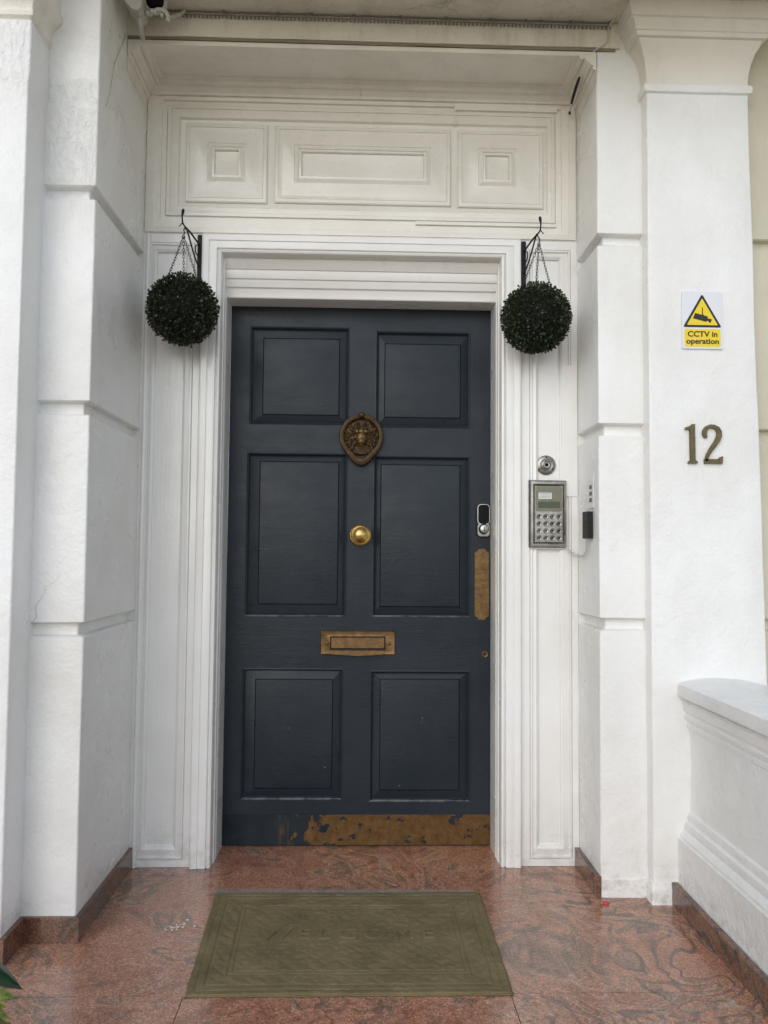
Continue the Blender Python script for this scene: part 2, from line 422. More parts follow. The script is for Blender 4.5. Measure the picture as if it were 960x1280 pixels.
def zlevels(z0, z1, grooves=(), w=.0195, depth=.026, step=.06, extra=()):
    L = []
    z = z0
    marks = sorted(grooves)
    edges = [z0]+[q for g in marks for q in (g-w-.004, g+w+.004)]+[z1]
    for i in range(0, len(edges), 2):
        a, b = edges[i], edges[i+1]; k = max(1, int((b-a)/step))
        L += [(a+(b-a)*j/k, 0.0) for j in range(k+1)]
        if i//2 < len(marks):
            g = marks[i//2]
            L += [(g-w, -.004), (g-w+.003, -depth), (g, -depth-.001), (g+w-.003, -depth), (g+w, -.004)]
    return L
def text_mesh(bm, body, size, f, depth=.001, offset=0.0, align='CENTER', mi=0, spacing=1.0, xs=1.0):
    cu = bpy.data.curves.new('t', 'FONT'); cu.body = body; cu.size = size; cu.extrude = depth/2; cu.offset = offset
    cu.align_x = align; cu.resolution_u = 4; cu.space_character = spacing
    o = bpy.data.objects.new('t', cu); COL.objects.link(o)
    bpy.context.view_layer.update()
    me = bpy.data.meshes.new_from_object(o.evaluated_get(bpy.context.evaluated_depsgraph_get()))
    n0 = len(bm.verts); bm.verts.ensure_lookup_table()
    t = bmesh.new(); t.from_mesh(me)
    for v in t.verts: v.co = Vector(f(v.co.x*xs, v.co.y, v.co.z+depth/2))
    tm = bpy.data.meshes.new('tt'); t.to_mesh(tm); t.free(); bm.from_mesh(tm)
    bm.faces.ensure_lookup_table()
    bpy.data.objects.remove(o); bpy.data.curves.remove(cu); bpy.data.meshes.remove(me); bpy.data.meshes.remove(tm)

YS = -.201                      # face of the joinery round the door
G = (.905, 1.573, 2.240)        # channels in the plaster

# ------------------------------------------------------------------ setting: ground, floor
bm = bmesh.new(); box(bm, -400, 400, -400, 400, -.66, -.455)
tag(obj('ground', bm, M_ground, smooth=0), kind='structure')
bm = bmesh.new()
# polished slabs with hairline joints
xs = [(-1.9, -.4405), (-.4385, .4045), (.4065, 1.6)]
for x0, x1 in xs:
    for y0, y1 in ((-2.2, -1.0305), (-1.0285, .10)):
        if y1 > 0 :
            if x0 > -1: continue
            box(bm, -1.9, 1.6, y0, y1, -.03, 0)
        else: box(bm, x0, x1, y0, y1, -.03, 0)
tag(obj('porch_floor', bm, M_granite, smooth=0, bevel=.0008), kind='structure')
bm = newbox(-1.9, 1.6, -2.2, .1, -.46, -.0305)
box(bm, -1.9, 1.6, -2.5, -2.2, -.46, -.155); box(bm, -1.9, 1.6, -2.8, -2.5, -.46, -.305)
tag(obj('porch_steps', bm, M_ground, smooth=0), kind='structure')

# ------------------------------------------------------------------ walls, pilasters, columns
def plaster(name, corners, levels, m, label, cat, **kw):
    cx = sum(c[0] for c in corners)/len(corners); cy = sum(c[1] for c in corners)/len(corners)
    t = thing(name, (cx, cy, 0), label, cat)
    bm = bmesh.new(); loft(bm, corners, levels, **kw)
    return t, bm
t, bm = plaster('pilaster', [(-1.03, -.738), (-.82, -.738), (-.82, -.12), (-1.03, -.12)], zlevels(-.02, 3.06, G), None,
    'white plaster pilaster left of the door, front brightly lit, with granite skirting at its foot', 'pilaster', seed=1)
obj('shaft', bm, M_stucco_old, t)
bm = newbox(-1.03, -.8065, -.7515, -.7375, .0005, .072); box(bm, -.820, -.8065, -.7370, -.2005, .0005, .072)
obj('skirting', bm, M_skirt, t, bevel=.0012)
t, bm = plaster('pilaster', [(.8185, -.46), (1.03, -.46), (1.03, -.12), (.8185, -.12)], zlevels(-.02, 3.06, G), None,
    'narrow white plaster pilaster between the intercom side of the door and the numbered column', 'pilaster', seed=5)
obj('shaft', bm, M_stucco, t)
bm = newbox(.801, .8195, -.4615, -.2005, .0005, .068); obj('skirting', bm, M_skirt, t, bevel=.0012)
bm = bmesh.new(); loft(bm, [(.8245, -.466), (1.02, -.466), (1.02, -.40), (.8245, -.40)], [(-.005, 0), (.02, .0015), (.045, 0), (.058, .0005), (.062, -.005)], amp=.004, r=.006, step=.012, seed=9, nscale=9)
obj('plinth', bm, M_stucco, t)

# left column with its capital
LC = [(-1.50, -.87), (-.978, -.87), (-.978, -.66), (-1.50, -.66)]
t = thing('column', (-1.24, -.77, 0), 'square white column at the left edge, the brightest one, with a rough peeling neck', 'column')
lv = zlevels(-.02, 2.50, ()) + [(2.51, .002), (2.525, .005)] + [(2.525+.02*i, .006) for i in range(1, 9)] + [(2.69, .003)]
bm = bmesh.new(); loft(bm, LC, lv, seed=12, amp=.0028); obj('shaft', bm, M_column_left, t)
bm = bmesh.new()
loft(bm, LC, [(2.690, .002), (2.700, .012), (2.712, .014), (2.716, .010), (2.735, .012), (2.75, .022), (2.765, .038), (2.778, .044), (2.79, .044), (2.792, .036), (2.92, .036), (3.06, .036)], seed=3, r=.004, amp=.0015)
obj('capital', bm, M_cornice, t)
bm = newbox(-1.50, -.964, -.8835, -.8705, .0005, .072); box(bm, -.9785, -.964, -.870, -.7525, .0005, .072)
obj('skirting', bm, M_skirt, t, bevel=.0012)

# right column with its capital
RC = [(.976, -.515), (1.352, -.515), (1.352, -.30), (.976, -.30)]
t = thing('column', (1.16, -.41, 0), 'square white column at the right carrying the CCTV sign and the number', 'column')
bm = bmesh.new()
loft(bm, RC, [(-.01, .010), (.02, .007), (.045, .009), (.06, .006), (.066, .001)] + zlevels(.075, 2.725, ()) + [(2.735, .002), (2.74, .010), (2.752, .013), (2.764, .012), (2.770, .006)], seed=21, amp=.0030, step=.045)
for v in bm.verts:
    if v.co.x > 1.2: v.co.x += (1.55-v.co.z)*.017
obj('shaft', bm, M_stucco, t)
bm = bmesh.new()
cap = [(2.766, .0), (2.80, .002), (2.84, .009), (2.872, .020), (2.898, .034), (2.909, .038), (2.9105, .050), (2.924, .053), (2.927, .058), (2.945, .061), (2.962, .068), (2.964, .076), (2.984, .079), (3.0, .084), (3.06, .088)]
loft(bm, RC, cap, seed=7, r=.003, amp=.0016)
for v in bm.verts:
    if v.co.x > 1.2: v.co.x += (1.55-v.co.z)*.017
obj('capital', bm, M_cornice, t)

# wall beyond the right column
bm = bmesh.new()
loft(bm, [(1.20, -.452), (3.2, -.452), (3.2, -.10), (1.20, -.10)], zlevels(-.02, 3.5, (.905, 1.560, 2.232), w=.02), seed=31)
tag(obj('facade_wall', bm, M_cream, origin=(2.2, -.28, 0)), 'yellowish cream rendered wall just visible past the right column', 'wall')

# parapet wall on the right
PX = [(1.036, .0), (1.056, .075), (1.058, .10), (1.060, .20), (1.060, .214), (1.069, .217), (1.067, .224), (1.074, .236), (1.082, .242), (1.080, .249), (1.084, .266), (1.093, .272), (1.091, .279), (1.095, .296), (1.101, .301), (1.101, .33), (1.103, .40), (1.103, .47), (1.101, .53), (1.098, .572)]
CX = [(1.101, .572), (1.0925, .573), (1.091, .586), (1.0955, .590), (1.0945, .597), (1.085, .602), (1.0835, .612), (1.090, .616), (1.089, .623), (1.082, .628), (1.080, .645), (1.077, .657), (1.070, .667), (1.077, .669), (1.077, .674), (1.0625, .677), (1.0605, .690), (1.0625, .7165), (1.067, .7205)]
TOP = [(1.10, .728), (1.15, .7355), (1.20, .7365), (1.26, .733), (1.32, .722), (1.375, .708), (1.378, .665), (1.36, .60), (1.345, .57)]
def sweep_y(bm, prof, ys, amp=.002, seed=0, close=True):
    rings = []
    for y in ys:
        ring = []
        for x, z in prof:
            q = Vector((x, y, z))*3.2+Vector((seed, 0, 0))
            ring.append(bm.verts.new((x+noise.noise(q)*amp+noise.noise(q*5)*amp*.3, y, z+noise.noise(q+Vector((9, 9, 9)))*amp*.5)))
        rings.append(ring)
    n = len(prof)
    for a, b in zip(rings, rings[1:]):
        for i in range(n): bm.faces.new((a[i], b[i], b[(i+1) % n], a[(i+1) % n]))
    bm.faces.new(rings[0]); bm.faces.new(rings[-1][::-1])
ysl = [-.42-.05*i for i in range(37)]
t = thing('parapet_wall', (1.22, -1.3, 0), 'low white plastered parapet wall with moulded coping running forward from the right column', 'wall')
bm = bmesh.new(); sweep_y(bm, [(x, max(z, .001)) for x, z in PX]+[(1.33, .572), (1.33, .001)], ysl, .0055, 2); obj('body', bm, M_parapet, t)
bm = bmesh.new(); sweep_y(bm, CX+TOP, ysl, .0018, 4); obj('coping', bm, M_parapet, t, smooth=16)
bm = bmesh.new(); sweep_y(bm, [(1.034, .0005), (1.034, .069), (1.037, .072), (1.052, .072), (1.052, .0005)], [-.519-.068*i for i in range(25)], .0012, 6); obj('skirting', bm, M_skirt, t, smooth=30)

# beam, ceiling
t = thing('porch_beam', (.03, -.35, 2.91), 'cream painted beam crossing above the door under the porch ceiling, stained along its lower edge', 'beam')
def wavybox(bm, x0, x1, y0, y1, z0, z1, amp, n=60, seed=0):
    rings = []
    for i in range(n+1):
        x = x0+(x1-x0)*i/n
        d = lambda k: noise.noise(Vector((x*6, k*3.1, seed)))*amp+noise.noise(Vector((x*23, k*3.1, seed)))*amp*.4
        rings.append([bm.verts.new(c) for c in ((x, y0+d(0), z0+d(1)), (x, y1, z0), (x, y1, z1), (x, y0+d(2), z1+d(3)*.3))])
    for a, b in zip(rings, rings[1:]):
        for i in range(4): bm.faces.new((a[i], b[i], b[(i+1) % 4], a[(i+1) % 4]))
    bm.faces.new(rings[0]); bm.faces.new(rings[-1][::-1])
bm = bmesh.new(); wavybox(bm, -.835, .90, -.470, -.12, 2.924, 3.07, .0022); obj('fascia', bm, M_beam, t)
M_stain = paint('dirty_brown_edge', (.25, .215, .15), .8, .002, .004, chips=False, dirt=.5)
bm = bmesh.new(); wavybox(bm, -.822, .885, -.4665, -.13, 2.914, 2.9235, .0022, seed=3); obj('lower_edge', bm, M_stain, t)
bm = newbox(-1.60, 1.75, -1.55, -.472, 3.012, 3.20)
bm2 = bmesh.new(); wavybox(bm2, -1.60, 1.75, -1.12, -.4745, 3.014, 3.2, .003, 90, 8)
bm.free()
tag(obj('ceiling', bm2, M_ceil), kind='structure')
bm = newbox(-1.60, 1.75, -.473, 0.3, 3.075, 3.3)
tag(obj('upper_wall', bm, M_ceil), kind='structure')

# ------------------------------------------------------------------ joinery round the door
ds = thing('door_surround', (0, -.12, 0), 'glossy white wooden door surround with side panels, architrave, panelled frieze and cornice', 'door surround')
FB = -.10
def side_panel(x0, x1, i0, i1, p0, p1, ztop, name='side_panel'):
    bm = bmesh.new(); z1 = 2.334
    rect_rings(bm, [(x0, x1, .001, z1, YS), (i0-.010, i1+.010, .026, ztop+.040, YS), (i0-.008, i1+.008, .028, ztop+.038, YS+.005), (i0-.006, i1+.006, .030, ztop+.036, YS-.002),
        (i0, i1, .035, ztop+.030, YS-.0035), (i0+.002, i1-.002, .037, ztop+.028, YS+.004), (p0-.012, p1+.012, .064, ztop+.012, YS-.002), (p0-.004, p1+.004, .074, ztop+.003, YS+.004),
        (p0-.003, p1+.003, .0745, ztop+.002, YS+.010), (p0, p1, .078, ztop, YS+.012)], back=FB)
    return obj(name, bm, M_trim, ds, smooth=25)
side_panel(-.8215, -.6035, -.790, -.638, -.766, -.667, 2.262)
side_panel(.6035, .8175, .645, .785, .6715, .7475, 2.262)
bm = newbox(-.862, -.8225, YS+.0015, -.105, .002, 3.0); box(bm, .8185, .855, YS+.0015, -.105, .002, 3.0); obj('side_lining', bm, M_stucco, ds)
bm = bmesh.new()                                              # rounded bead down the left corner
tube(bm, [(-.803, YS-.001, .001), (-.803, YS-.001, 2.33)], .0085, 12); obj('corner_bead', bm, M_trim, ds)
bm = newbox(.756, .8165, YS-.0042, YS+.002, 1.36, 1.856); obj('repair_board', bm, M_trim, ds, bevel=.001)
bm = bmesh.new()
def ur(o, y): return (-.5265-o, .5265+o, 2.262+o*.96, y)
u_rings(bm, [ur(.0, -.12), ur(.0, YS-.002), ur(.003, YS-.010), ur(.009, YS-.013), ur(.014, YS-.010), ur(.016, YS-.004), ur(.0175, YS-.004), ur(.019, YS-.013), ur(.030, YS-.016), ur(.044, YS-.014),
    ur(.0455, YS-.0125), ur(.047, YS-.0125), ur(.0485, YS-.017), ur(.068, YS-.019), ur(.0735, YS-.017), ur(.0765, YS-.010), ur(.078, YS+.05)], .001)
obj('architrave', bm, M_trim, ds, smooth=25)
bm = bmesh.new()
J = [(.5265, 2.2615, -.19), (.5262, 2.2600, -.165), (.5228, 2.254, -.164), (.5218, 2.240, -.158), (.5225, 2.228, -.148), (.5250, 2.226, -.147), (.5250, 2.2235, -.141), (.5222, 2.220, -.1405), (.5222, 2.194, -.138), (.5240, 2.192, -.137), (.5240, 2.1895, -.131), (.5222, 2.187, -.130),
     (.5218, 2.164, -.127), (.5245, 2.162, -.126), (.5245, 2.159, -.118), (.5222, 2.157, -.117), (.5222, 2.127, -.113), (.5222, 2.1235, -.110), (.5224, 2.1235, -.006), (.5228, 2.133, -.003), (.530, 2.138, -.003), (.53, 2.138, .05)]
u_rings(bm, [(-x, x, z, y) for x, z, y in J], .001)
u_rings(bm, [(-x, x, z, y) for x, z, y in ((.53, 2.138, .0495), (.60, 2.33, .0495), (.60, 2.33, -.12))], .001)
obj('jamb', bm, M_trim_h, ds, smooth=25)
# frieze
bm = bmesh.new()
def fr(o, y, zb=0): return (-.757+o, .757-o, 2.385+o+zb, 2.850-o, y)
rect_rings(bm, [(-.8215, .8175, 2.3345, 3.02, YS), (-.818, .814, 2.337, 2.90, YS), (-.816, .812, 2.339, 2.90, YS-.008), (-.790, .786, 2.357, 2.885, YS-.013), (-.788, .784, 2.359, 2.883, YS-.010),
    (-.762, .758, 2.379, 2.86, YS-.010), (-.760, .756, 2.381, 2.858, YS-.003), (-.745, .737, 2.398, 2.832, YS-.002), (-.7435, .7355, 2.3995, 2.8305, YS+.002), (-.7415, .7335, 2.4015, 2.8285, YS+.002), (-.739, .731, 2.404, 2.826, YS-.007),
    (-.728, .722, 2.415, 2.818, YS-.008), (-.7268, .7208, 2.4162, 2.8168, YS-.003), (-.724, .718, 2.419, 2.814, YS-.004), (-.700, .706, 2.438, 2.786, YS-.002), (-.695, .701, 2.443, 2.781, YS+.007), (-.690, .697, 2.448, 2.776, YS+.009)], back=FB)
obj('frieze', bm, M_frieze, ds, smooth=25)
def frieze_panel(p, c):
    bm = bmesh.new(); x0, x1, z0, z1 = p; a0, a1, b0, b1 = c; y = YS+.0088
    def ins(o, yy): return (x0+o, x1-o, z0+o, z1-o, yy)
    def cen(o, yy): return (a0-o, a1+o, b0-o, b1+o, yy)
    rect_rings(bm, [ins(0, y), ins(0, y-.007), ins(.004, y-.010), ins(.013, y-.0105), ins(.0142, y-.0075), ins(.0156, y-.0075), ins(.017, y-.0095), ins(.028, y-.0075),
        cen(.030, y-.020), cen(.028, y-.0165), cen(.0265, y-.0165), cen(.013, y-.024), cen(.011, y-.020), cen(.003, y-.0215), cen(.001, y-.018), cen(0, y-.0115), cen(-.004, y-.0105)])
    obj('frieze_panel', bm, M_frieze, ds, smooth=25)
frieze_panel((-.672, -.364, 2.460, 2.764), (-.559, -.474, 2.563, 2.655))
frieze_panel((-.336, .334, 2.464, 2.762), (-.232, .228, 2.565, 2.655))
frieze_panel((.362, .690, 2.462, 2.762), (.468, .554, 2.568, 2.658))
bm = newbox(.3465, .3505, YS-.0105, YS-.001, 2.775, 2.905); box(bm, .3505, .74, YS-.0125, YS-.001, 2.835, 2.862)
obj('joint_strip', bm, M_frieze, ds, bevel=.0006)
bm = newbox(.20, .735, YS-.0125, YS-.001, 2.3855, 2.3975); obj('joint_strip', bm, M_frieze, ds, bevel=.0006)
bm = bmesh.new()                                              # three little fixing holes
for x, z in ((-.066, 2.497), (-.034, 2.500), (-.048, 2.478)):
    lathe(bm, [(.004, -.012), (.004, .0012)], (x, YS+.0068-.002, z), seg=10)
for x, z in ((.520, 2.478), (.527, 2.478)): lathe(bm, [(.003, -.012), (.003, .0015)], (x, YS+.0048, z), seg=8)
obj('screw_hole', bm, M_grey, ds)
# cornice: cove on three sides and flat soffit
bm = bmesh.new()
rings = []
for o, z in [(.0, 2.80), (.001, 2.845), (.010, 2.848), (.013, 2.858), (.006, 2.861), (.018, 2.864), (.022, 2.872), (.034, 2.879), (.044, 2.890), (.0455, 2.884), (.058, 2.886), (.060, 2.897), (.070, 2.900), (.072, 2.908)]:
    rings.append([bm.verts.new(c) for c in ((-.819+o, -.4655, z), (-.819+o, YS-.0005-o, z), (.8165-o, YS-.0005-o, z), (.8165-o, -.4655, z))])
for a, b in zip(rings, rings[1:]):
    for i in range(3): bm.faces.new((a[i], a[i+1], b[i+1], b[i]))
a = rings[-1]; bm.faces.new((a[0], a[1], a[2], a[3]))
bm.faces.new([q[0] for q in rings]+[bm.verts.new((-.819, -.4655, 2.908))]); bm.faces.new([q[3] for q in rings]+[bm.verts.new((.8165, -.4655, 2.908))])
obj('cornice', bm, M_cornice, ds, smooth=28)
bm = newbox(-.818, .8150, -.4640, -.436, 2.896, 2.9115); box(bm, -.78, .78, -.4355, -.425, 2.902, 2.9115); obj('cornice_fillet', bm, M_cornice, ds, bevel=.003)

# ------------------------------------------------------------------ the front door
dr = thing('front_door', (0, 0, 0), 'dark slate blue six-panelled front door with brass furniture', 'door')
W = .5225; H = 2.130
recs = [((-.445, -.047, 1.650, 2.045), (-.390, -.090, 1.692, 1.996)), ((.056, .4395, 1.643, 2.034), (.097, .397, 1.687, 1.981)),
        ((-.4495, -.050, .8875, 1.5375), (-.396, -.088, .939, 1.499)), ((.0505, .441, .8885, 1.5305), (.085, .397, .932, 1.492)),
        ((-.4545, -.058, .178, .687), (-.400, -.102, .224, .6405)), ((.0455, .4435, .170, .680), (.0895, .397, .217, .6425))]
bm = bmesh.new()
xsx = [-W, W]; 
# leaf front: grid of stiles and rails with holes for the panels
Xs = sorted({-W, W, *[v for r_ in recs for v in (r_[0][0], r_[0][1])]}); Zs = sorted({.004, H, *[v for r_ in recs for v in (r_[0][2], r_[0][3])]})
for i in range(len(Xs)-1):
    for j in range(len(Zs)-1):
        cx, cz = (Xs[i]+Xs[i+1])/2, (Zs[j]+Zs[j+1])/2
        if any(r_[0][0] < cx < r_[0][1] and r_[0][2] < cz < r_[0][3] for r_ in recs): continue
        bm.faces.new([bm.verts.new(c) for c in ((Xs[i], 0, Zs[j]), (Xs[i+1], 0, Zs[j]), (Xs[i+1], 0, Zs[j+1]), (Xs[i], 0, Zs[j+1]))])
bmesh.ops.remove_doubles(bm, verts=bm.verts, dist=1e-5)
bnd = [e for e in bm.edges if e.is_boundary]
ret = bmesh.ops.extrude_edge_only(bm, edges=bnd)
for v in [g for g in ret['geom'] if isinstance(g, bmesh.types.BMVert)]: v.co.y = .045
obj('stiles_and_rails', bm, M_door, dr, smooth=0)
bm = newbox(-W, W, .0455, .05, .004, H); obj('door_back', bm, M_door, dr, smooth=0)
for (x0, x1, z0, z1), (a0, a1, b0, b1) in recs:
    bm = bmesh.new(); e = -.0005
    def ins(o, y): return (x0+o, x1-o, z0+o, z1-o, y)
    rect_rings(bm, [ins(-.0, .040), ins(-.0, -.0015), ins(.004, -.0028), ins(.007, -.0012), ins(.0085, .009), (x0+.012, x1-.012, z0+.012, z1-.012, .0125), (a0-.004, a1+.004, b0-.004, b1+.004, .004), (a0-.0035, a1+.0035, b0-.0035, b1+.0035, .0065),
        (a0, a1, b0, b1, .0015), (a0+.004, a1-.004, b0+.004, b1-.004, .0008)])
    bm.faces.ensure_lookup_table()
    if z0 < 1.0:
        for fi in (4, 8): bm.faces[fi].material_index = 1
        if z0 < .2: bm.faces[12].material_index = 1
    obj('door_panel', bm, [M_door, M_doorworn], dr, smooth=20)
bm = newbox(.4648, .4662, -.0006, .02, .125, 2.128); obj('edge_seam', bm, M_signblack, dr)
bm = newbox(-W+.001, W-.001, -.0025, .01, .006, .122); obj('kick_plate', bm, M_kick, dr, bevel=.0006, label='scratched brass kick plate half covered with blue paint')
# knocker: ring round a lion-like mask
kx, kz = .003, 1.603
kn_bm = bmesh.new()
def egg(a):   # ring outline, pointed at the bottom
    s, c = math.sin(a), math.cos(a)
    r = .086 + (.024*max(0, -s)**12)
    return r*c, r*s*1.0
lathe(kn_bm, [(.072, -.001), (.075, .004), (.070, .012), (.045, .018), (.02, .020)], (kx, 0, kz), seg=36)
rnd = random.Random(4)
for i in range(150):                                      # mane curls
    a = rnd.uniform(-.9, math.pi+.9); rr = rnd.uniform(.030, .064)
    x, z = kx+rr*math.cos(a), kz-.004+rr*math.sin(a)
    t_ = rnd.uniform(-.8, .8); L = .010
    d = Vector((math.cos(a+t_), 0, math.sin(a+t_)))*L
    p = Vector((x, -.018-rnd.uniform(0, .006), z))
    tube(kn_bm, [p-d, p+Vector((0, -.004, 0)), p+d], lambda q: .0016+.0022*math.sin(math.pi*q), 6, 1)
kn = obj('door_knocker', kn_bm, M_bronze, dr)
bm = bmesh.new()
def blob(c, r, seg=12):
    m4 = Matrix.Translation(c) @ Matrix.Diagonal((*r, 1)); bmesh.ops.create_uvsphere(bm, u_segments=seg, v_segments=8, radius=1, matrix=m4)
blob((kx, -.028, kz-.010), (.022, .020, .030)); blob((kx, -.042, kz-.022), (.015, .014, .014)); blob((kx-.010, -.040, kz-.003), (.0055, .006, .005)); blob((kx+.010, -.040, kz-.003), (.0055, .006, .005))
blob((kx, -.050, kz-.014), (.006, .006, .008)); blob((kx-.017, -.030, kz+.018), (.008, .006, .008)); blob((kx+.017, -.030, kz+.018), (.008, .006, .008)); blob((kx, -.036, kz+.018), (.013, .008, .010)); blob((kx, -.036, kz-.037), (.012, .010, .006))
obj('mask', bm, M_bronze_hi, kn)
bm = bmesh.new(); pts = []
n = 40; ring = []
for i in range(n):
    a = 2*math.pi*i/n; x, z = egg(a); ring.append(Vector((kx+x*.91, -.022, kz+z*.93)))
rr_ = []
for i in range(n):
    p = ring[i]; c = Vector((kx, -.022, kz)); o = (p-c).normalized()
    lo = max(0, -math.sin(2*math.pi*i/n))**5
    rad = .0098+.007*lo
    rr_.append([bm.verts.new(p+o*rad*math.cos(b)*(1.0)+Vector((0, -1, 0))*rad*.8*math.sin(b)) for b in [2*math.pi*j/8 for j in range(8)]])
for i in range(n):
    a, b = rr_[i], rr_[(i+1) % n]
    for j in range(8): bm.faces.new((a[j], a[(j+1) % 8], b[(j+1) % 8], b[j]))
obj('ring', bm, M_bronze, kn)
bm = bmesh.new(); blob((kx, -.030, kz+.084), (.014, .013, .012)); blob((kx, -.024, kz-.094), (.008, .010, .012)); obj('ring_boss', bm, M_bronze, kn)
# knob
bm = bmesh.new(); lathe(bm, [(.041, -.001), (.042, .003), (.040, .005), (.024, .007), (.017, .012), (.015, .026), (.018, .032), (.029, .038), (.034, .046), (.0385, .049), (.0385, .053), (.0355, .056), (.034, .0545), (.026, .058), (.022, .063), (.012, .0665), (.003, .068)], (.003, 0, 1.212), seg=40)
obj('door_knob', bm, M_brass, dr)
# letter box
bm = bmesh.new(); rect_rings(bm, [(-.150, .144, .741, .834, -.001), (-.150, .144, .741, .834, -.004), (-.147, .141, .744, .831, -.0075), (-.140, .134, .751, .824, -.006), (-.112, .106, .759, .813, -.008), (-.110, .104, .761, .811, .002)], back=.003)
lb = obj('letter_box', bm, M_oldbrass, dr, smooth=25)
bm = bmesh.new(); rect_rings(bm, [(-.109, .103, .7645, .809, -.0035), (-.107, .101, .767, .807, -.006)], back=.004); obj('flap', bm, M_oldbrass, lb)
bm = bmesh.new(); prism(bm, [(-.105, .744), (-.03, .739), (.0, .7375), (.03, .739), (.10, .744), (.10, .7575), (-.105, .7575)], lambda u, v, d: (u, d, v), -.017, -.006); obj('lip', bm, M_oldbrass, lb, bevel=.002)
for x in (-.124, .119):
    bm = bmesh.new(); lathe(bm, [(.007, 0), (.0075, .003), (.0045, .005), (.006, .010), (.0055, .014), (.002, .016)], (x, -.006, .787), seg=16); obj('bolt', bm, M_oldbrass, lb)
# push plate
bm = bmesh.new()
x0, x1, z0, z1 = .459, .5155, .880, 1.161; c = .011
pp = [(x0, z0+.016), (x0+.003, z0+.0125), (x0+.010, z0+.011), (x0+.0125, z0+.004), (x0+.016, z0), (x1-.016, z0), (x1-.0125, z0+.004), (x1-.010, z0+.011), (x1-.003, z0+.0125), (x1, z0+.016)]
pp += [(x, z0+z1-z) for x, z in pp[::-1]]
prism(bm, pp, lambda u, v, d: (u, d, v), -.0032, .002); obj('push_plate', bm, M_oldbrass, dr, bevel=.0006)
for zz_ in (.896, 1.020, 1.145):
    bm = bmesh.new(); lathe(bm, [(.0032, 0), (.0032, .0042), (.001, .0046)], (.4872, 0, zz_), seg=10); obj('plate_screw', bm, M_oldbrass, dr)
# digital lock
bm = bmesh.new()
def rrect(x0, x1, z0, z1, r, n=5):
    out = []
    for cx, cz, a0 in ((x1-r, z0+r, -90), (x1-r, z1-r, 0), (x0+r, z1-r, 90), (x0+r, z0+r, 180)):
        for i in range(n+1):
            a = R(a0+90*i/n); out.append((cx+r*math.cos(a), cz+r*math.sin(a)))
    return out
XZ = lambda u, v, d: (u, d, v)
prism(bm, rrect(.464, .5195, 1.208, 1.342, .019), XZ, -.012, .001); lk = obj('digital_lock', bm, M_blackplastic, dr, bevel=.002)
bm = bmesh.new(); prism(bm, rrect(.4675, .5165, 1.258, 1.339, .015), XZ, -.0165, -.011); obj('lock_rim', bm, M_chrome, lk, bevel=.002)
bm = bmesh.new(); prism(bm, rrect(.4685, .5155, 1.211, 1.262, .012), XZ, -.0155, -.011); obj('lower_cover', bm, M_steel, lk, bevel=.003)
bm = bmesh.new(); prism(bm, rrect(.4700, .5140, 1.2605, 1.3365, .0135), XZ, -.0185, -.0165); obj('touch_pad', bm, M_blackglass, lk, bevel=.001)
bm = bmesh.new(); lathe(bm, [(.021, 0), (.020, .012), (.015, .018), (.006, .019)], (.492, -.016, 1.240), seg=24); obj('cylinder', bm, M_chrome, lk)
bm = newbox(.4907, .4933, -.0362, -.03, 1.232, 1.247); obj('keyhole', bm, M_signblack, lk)
bm = bmesh.new(); lathe(bm, [(.0135, -.001), (.0135, .002), (.011, .0042), (.0065, .0035), (.0060, -.002)], (.5, 0, .745), seg=24); es = obj('escutcheon', bm, M_oldbrass, dr)
bm = newbox(.4985, .5015, -.0045, .0, .7375, .747); lathe(bm, [(.0034, 0), (.0034, .0048)], (.5, 0, .7485), seg=12); obj('keyhole', bm, M_signblack, es)

# ------------------------------------------------------------------ intercom and fittings beside the door
it = thing('intercom', (.702, YS, 1.169), 'steel entry intercom panel with small display and sixteen button keypad', 'intercom')
bm = bmesh.new(); rect_rings(bm, [(.6335, .7710, 1.169, 1.4165, YS-.014), (.637, .7675, 1.1725, 1.413, YS-.019), (.645, .762, 1.181, 1.404, YS-.020), (.652, .757, 1.187, 1.397, YS-.014)], back=YS-.0005)
obj('frame', bm, M_steel, it, smooth=25)
bm = bmesh.new(); prism(bm, rrect(.656, .753, 1.303, 1.396, .008), XZ, YS-.0195, YS-.013); dp = obj('display_plate', bm, M_steel_dull, it, bevel=.002)
bm = newbox(.663, .745, YS-.0205, YS-.019, 1.314, 1.338); obj('screen', bm, M_lcd, dp)
bm = newbox(.665, .714, YS-.0203, YS-.019, 1.348, 1.371); sk = obj('sticker', bm, M_paper, dp)
bm = bmesh.new(); rnd = random.Random(3)
for r_ in range(4):
    x = .668
    while x < .709:
        wd = rnd.uniform(.002, .006); box(bm, x, min(x+wd, .711), YS-.0206, YS-.0202, 1.3515+.005*r_, 1.3535+.005*r_); x += wd+.0015
obj('fine_print', bm, M_grey, sk, smooth=0)
bm = bmesh.new(); prism(bm, rrect(.654, .755, 1.189, 1.297, .008), XZ, YS-.0185, YS-.013); kp = obj('keypad', bm, M_steel, it, bevel=.002)
obj_dot = []
for i in range(4):
    for j in range(4):
        x, z = .6675+.0248*i, 1.2025+.0265*j
        bm = bmesh.new(); lathe(bm, [(.0095, -.002), (.0095, .003), (.008, .0052), (.0045, .0042), (.001, .0040)], (x, YS-.0185, z), seg=14)
        b_ = obj('button', bm, M_steel, kp)
        bm = bmesh.new(); lathe(bm, [(.0042, 0), (.0042, .0049)], (x, YS-.0185, z), seg=10); obj_dot.append((bm, b_))
for bm, b_ in obj_dot: bmesh.ops.translate(bm, verts=bm.verts, vec=(0, 0, 0)); o_ = obj('keypad_mark', bm, M_signblack, kp)
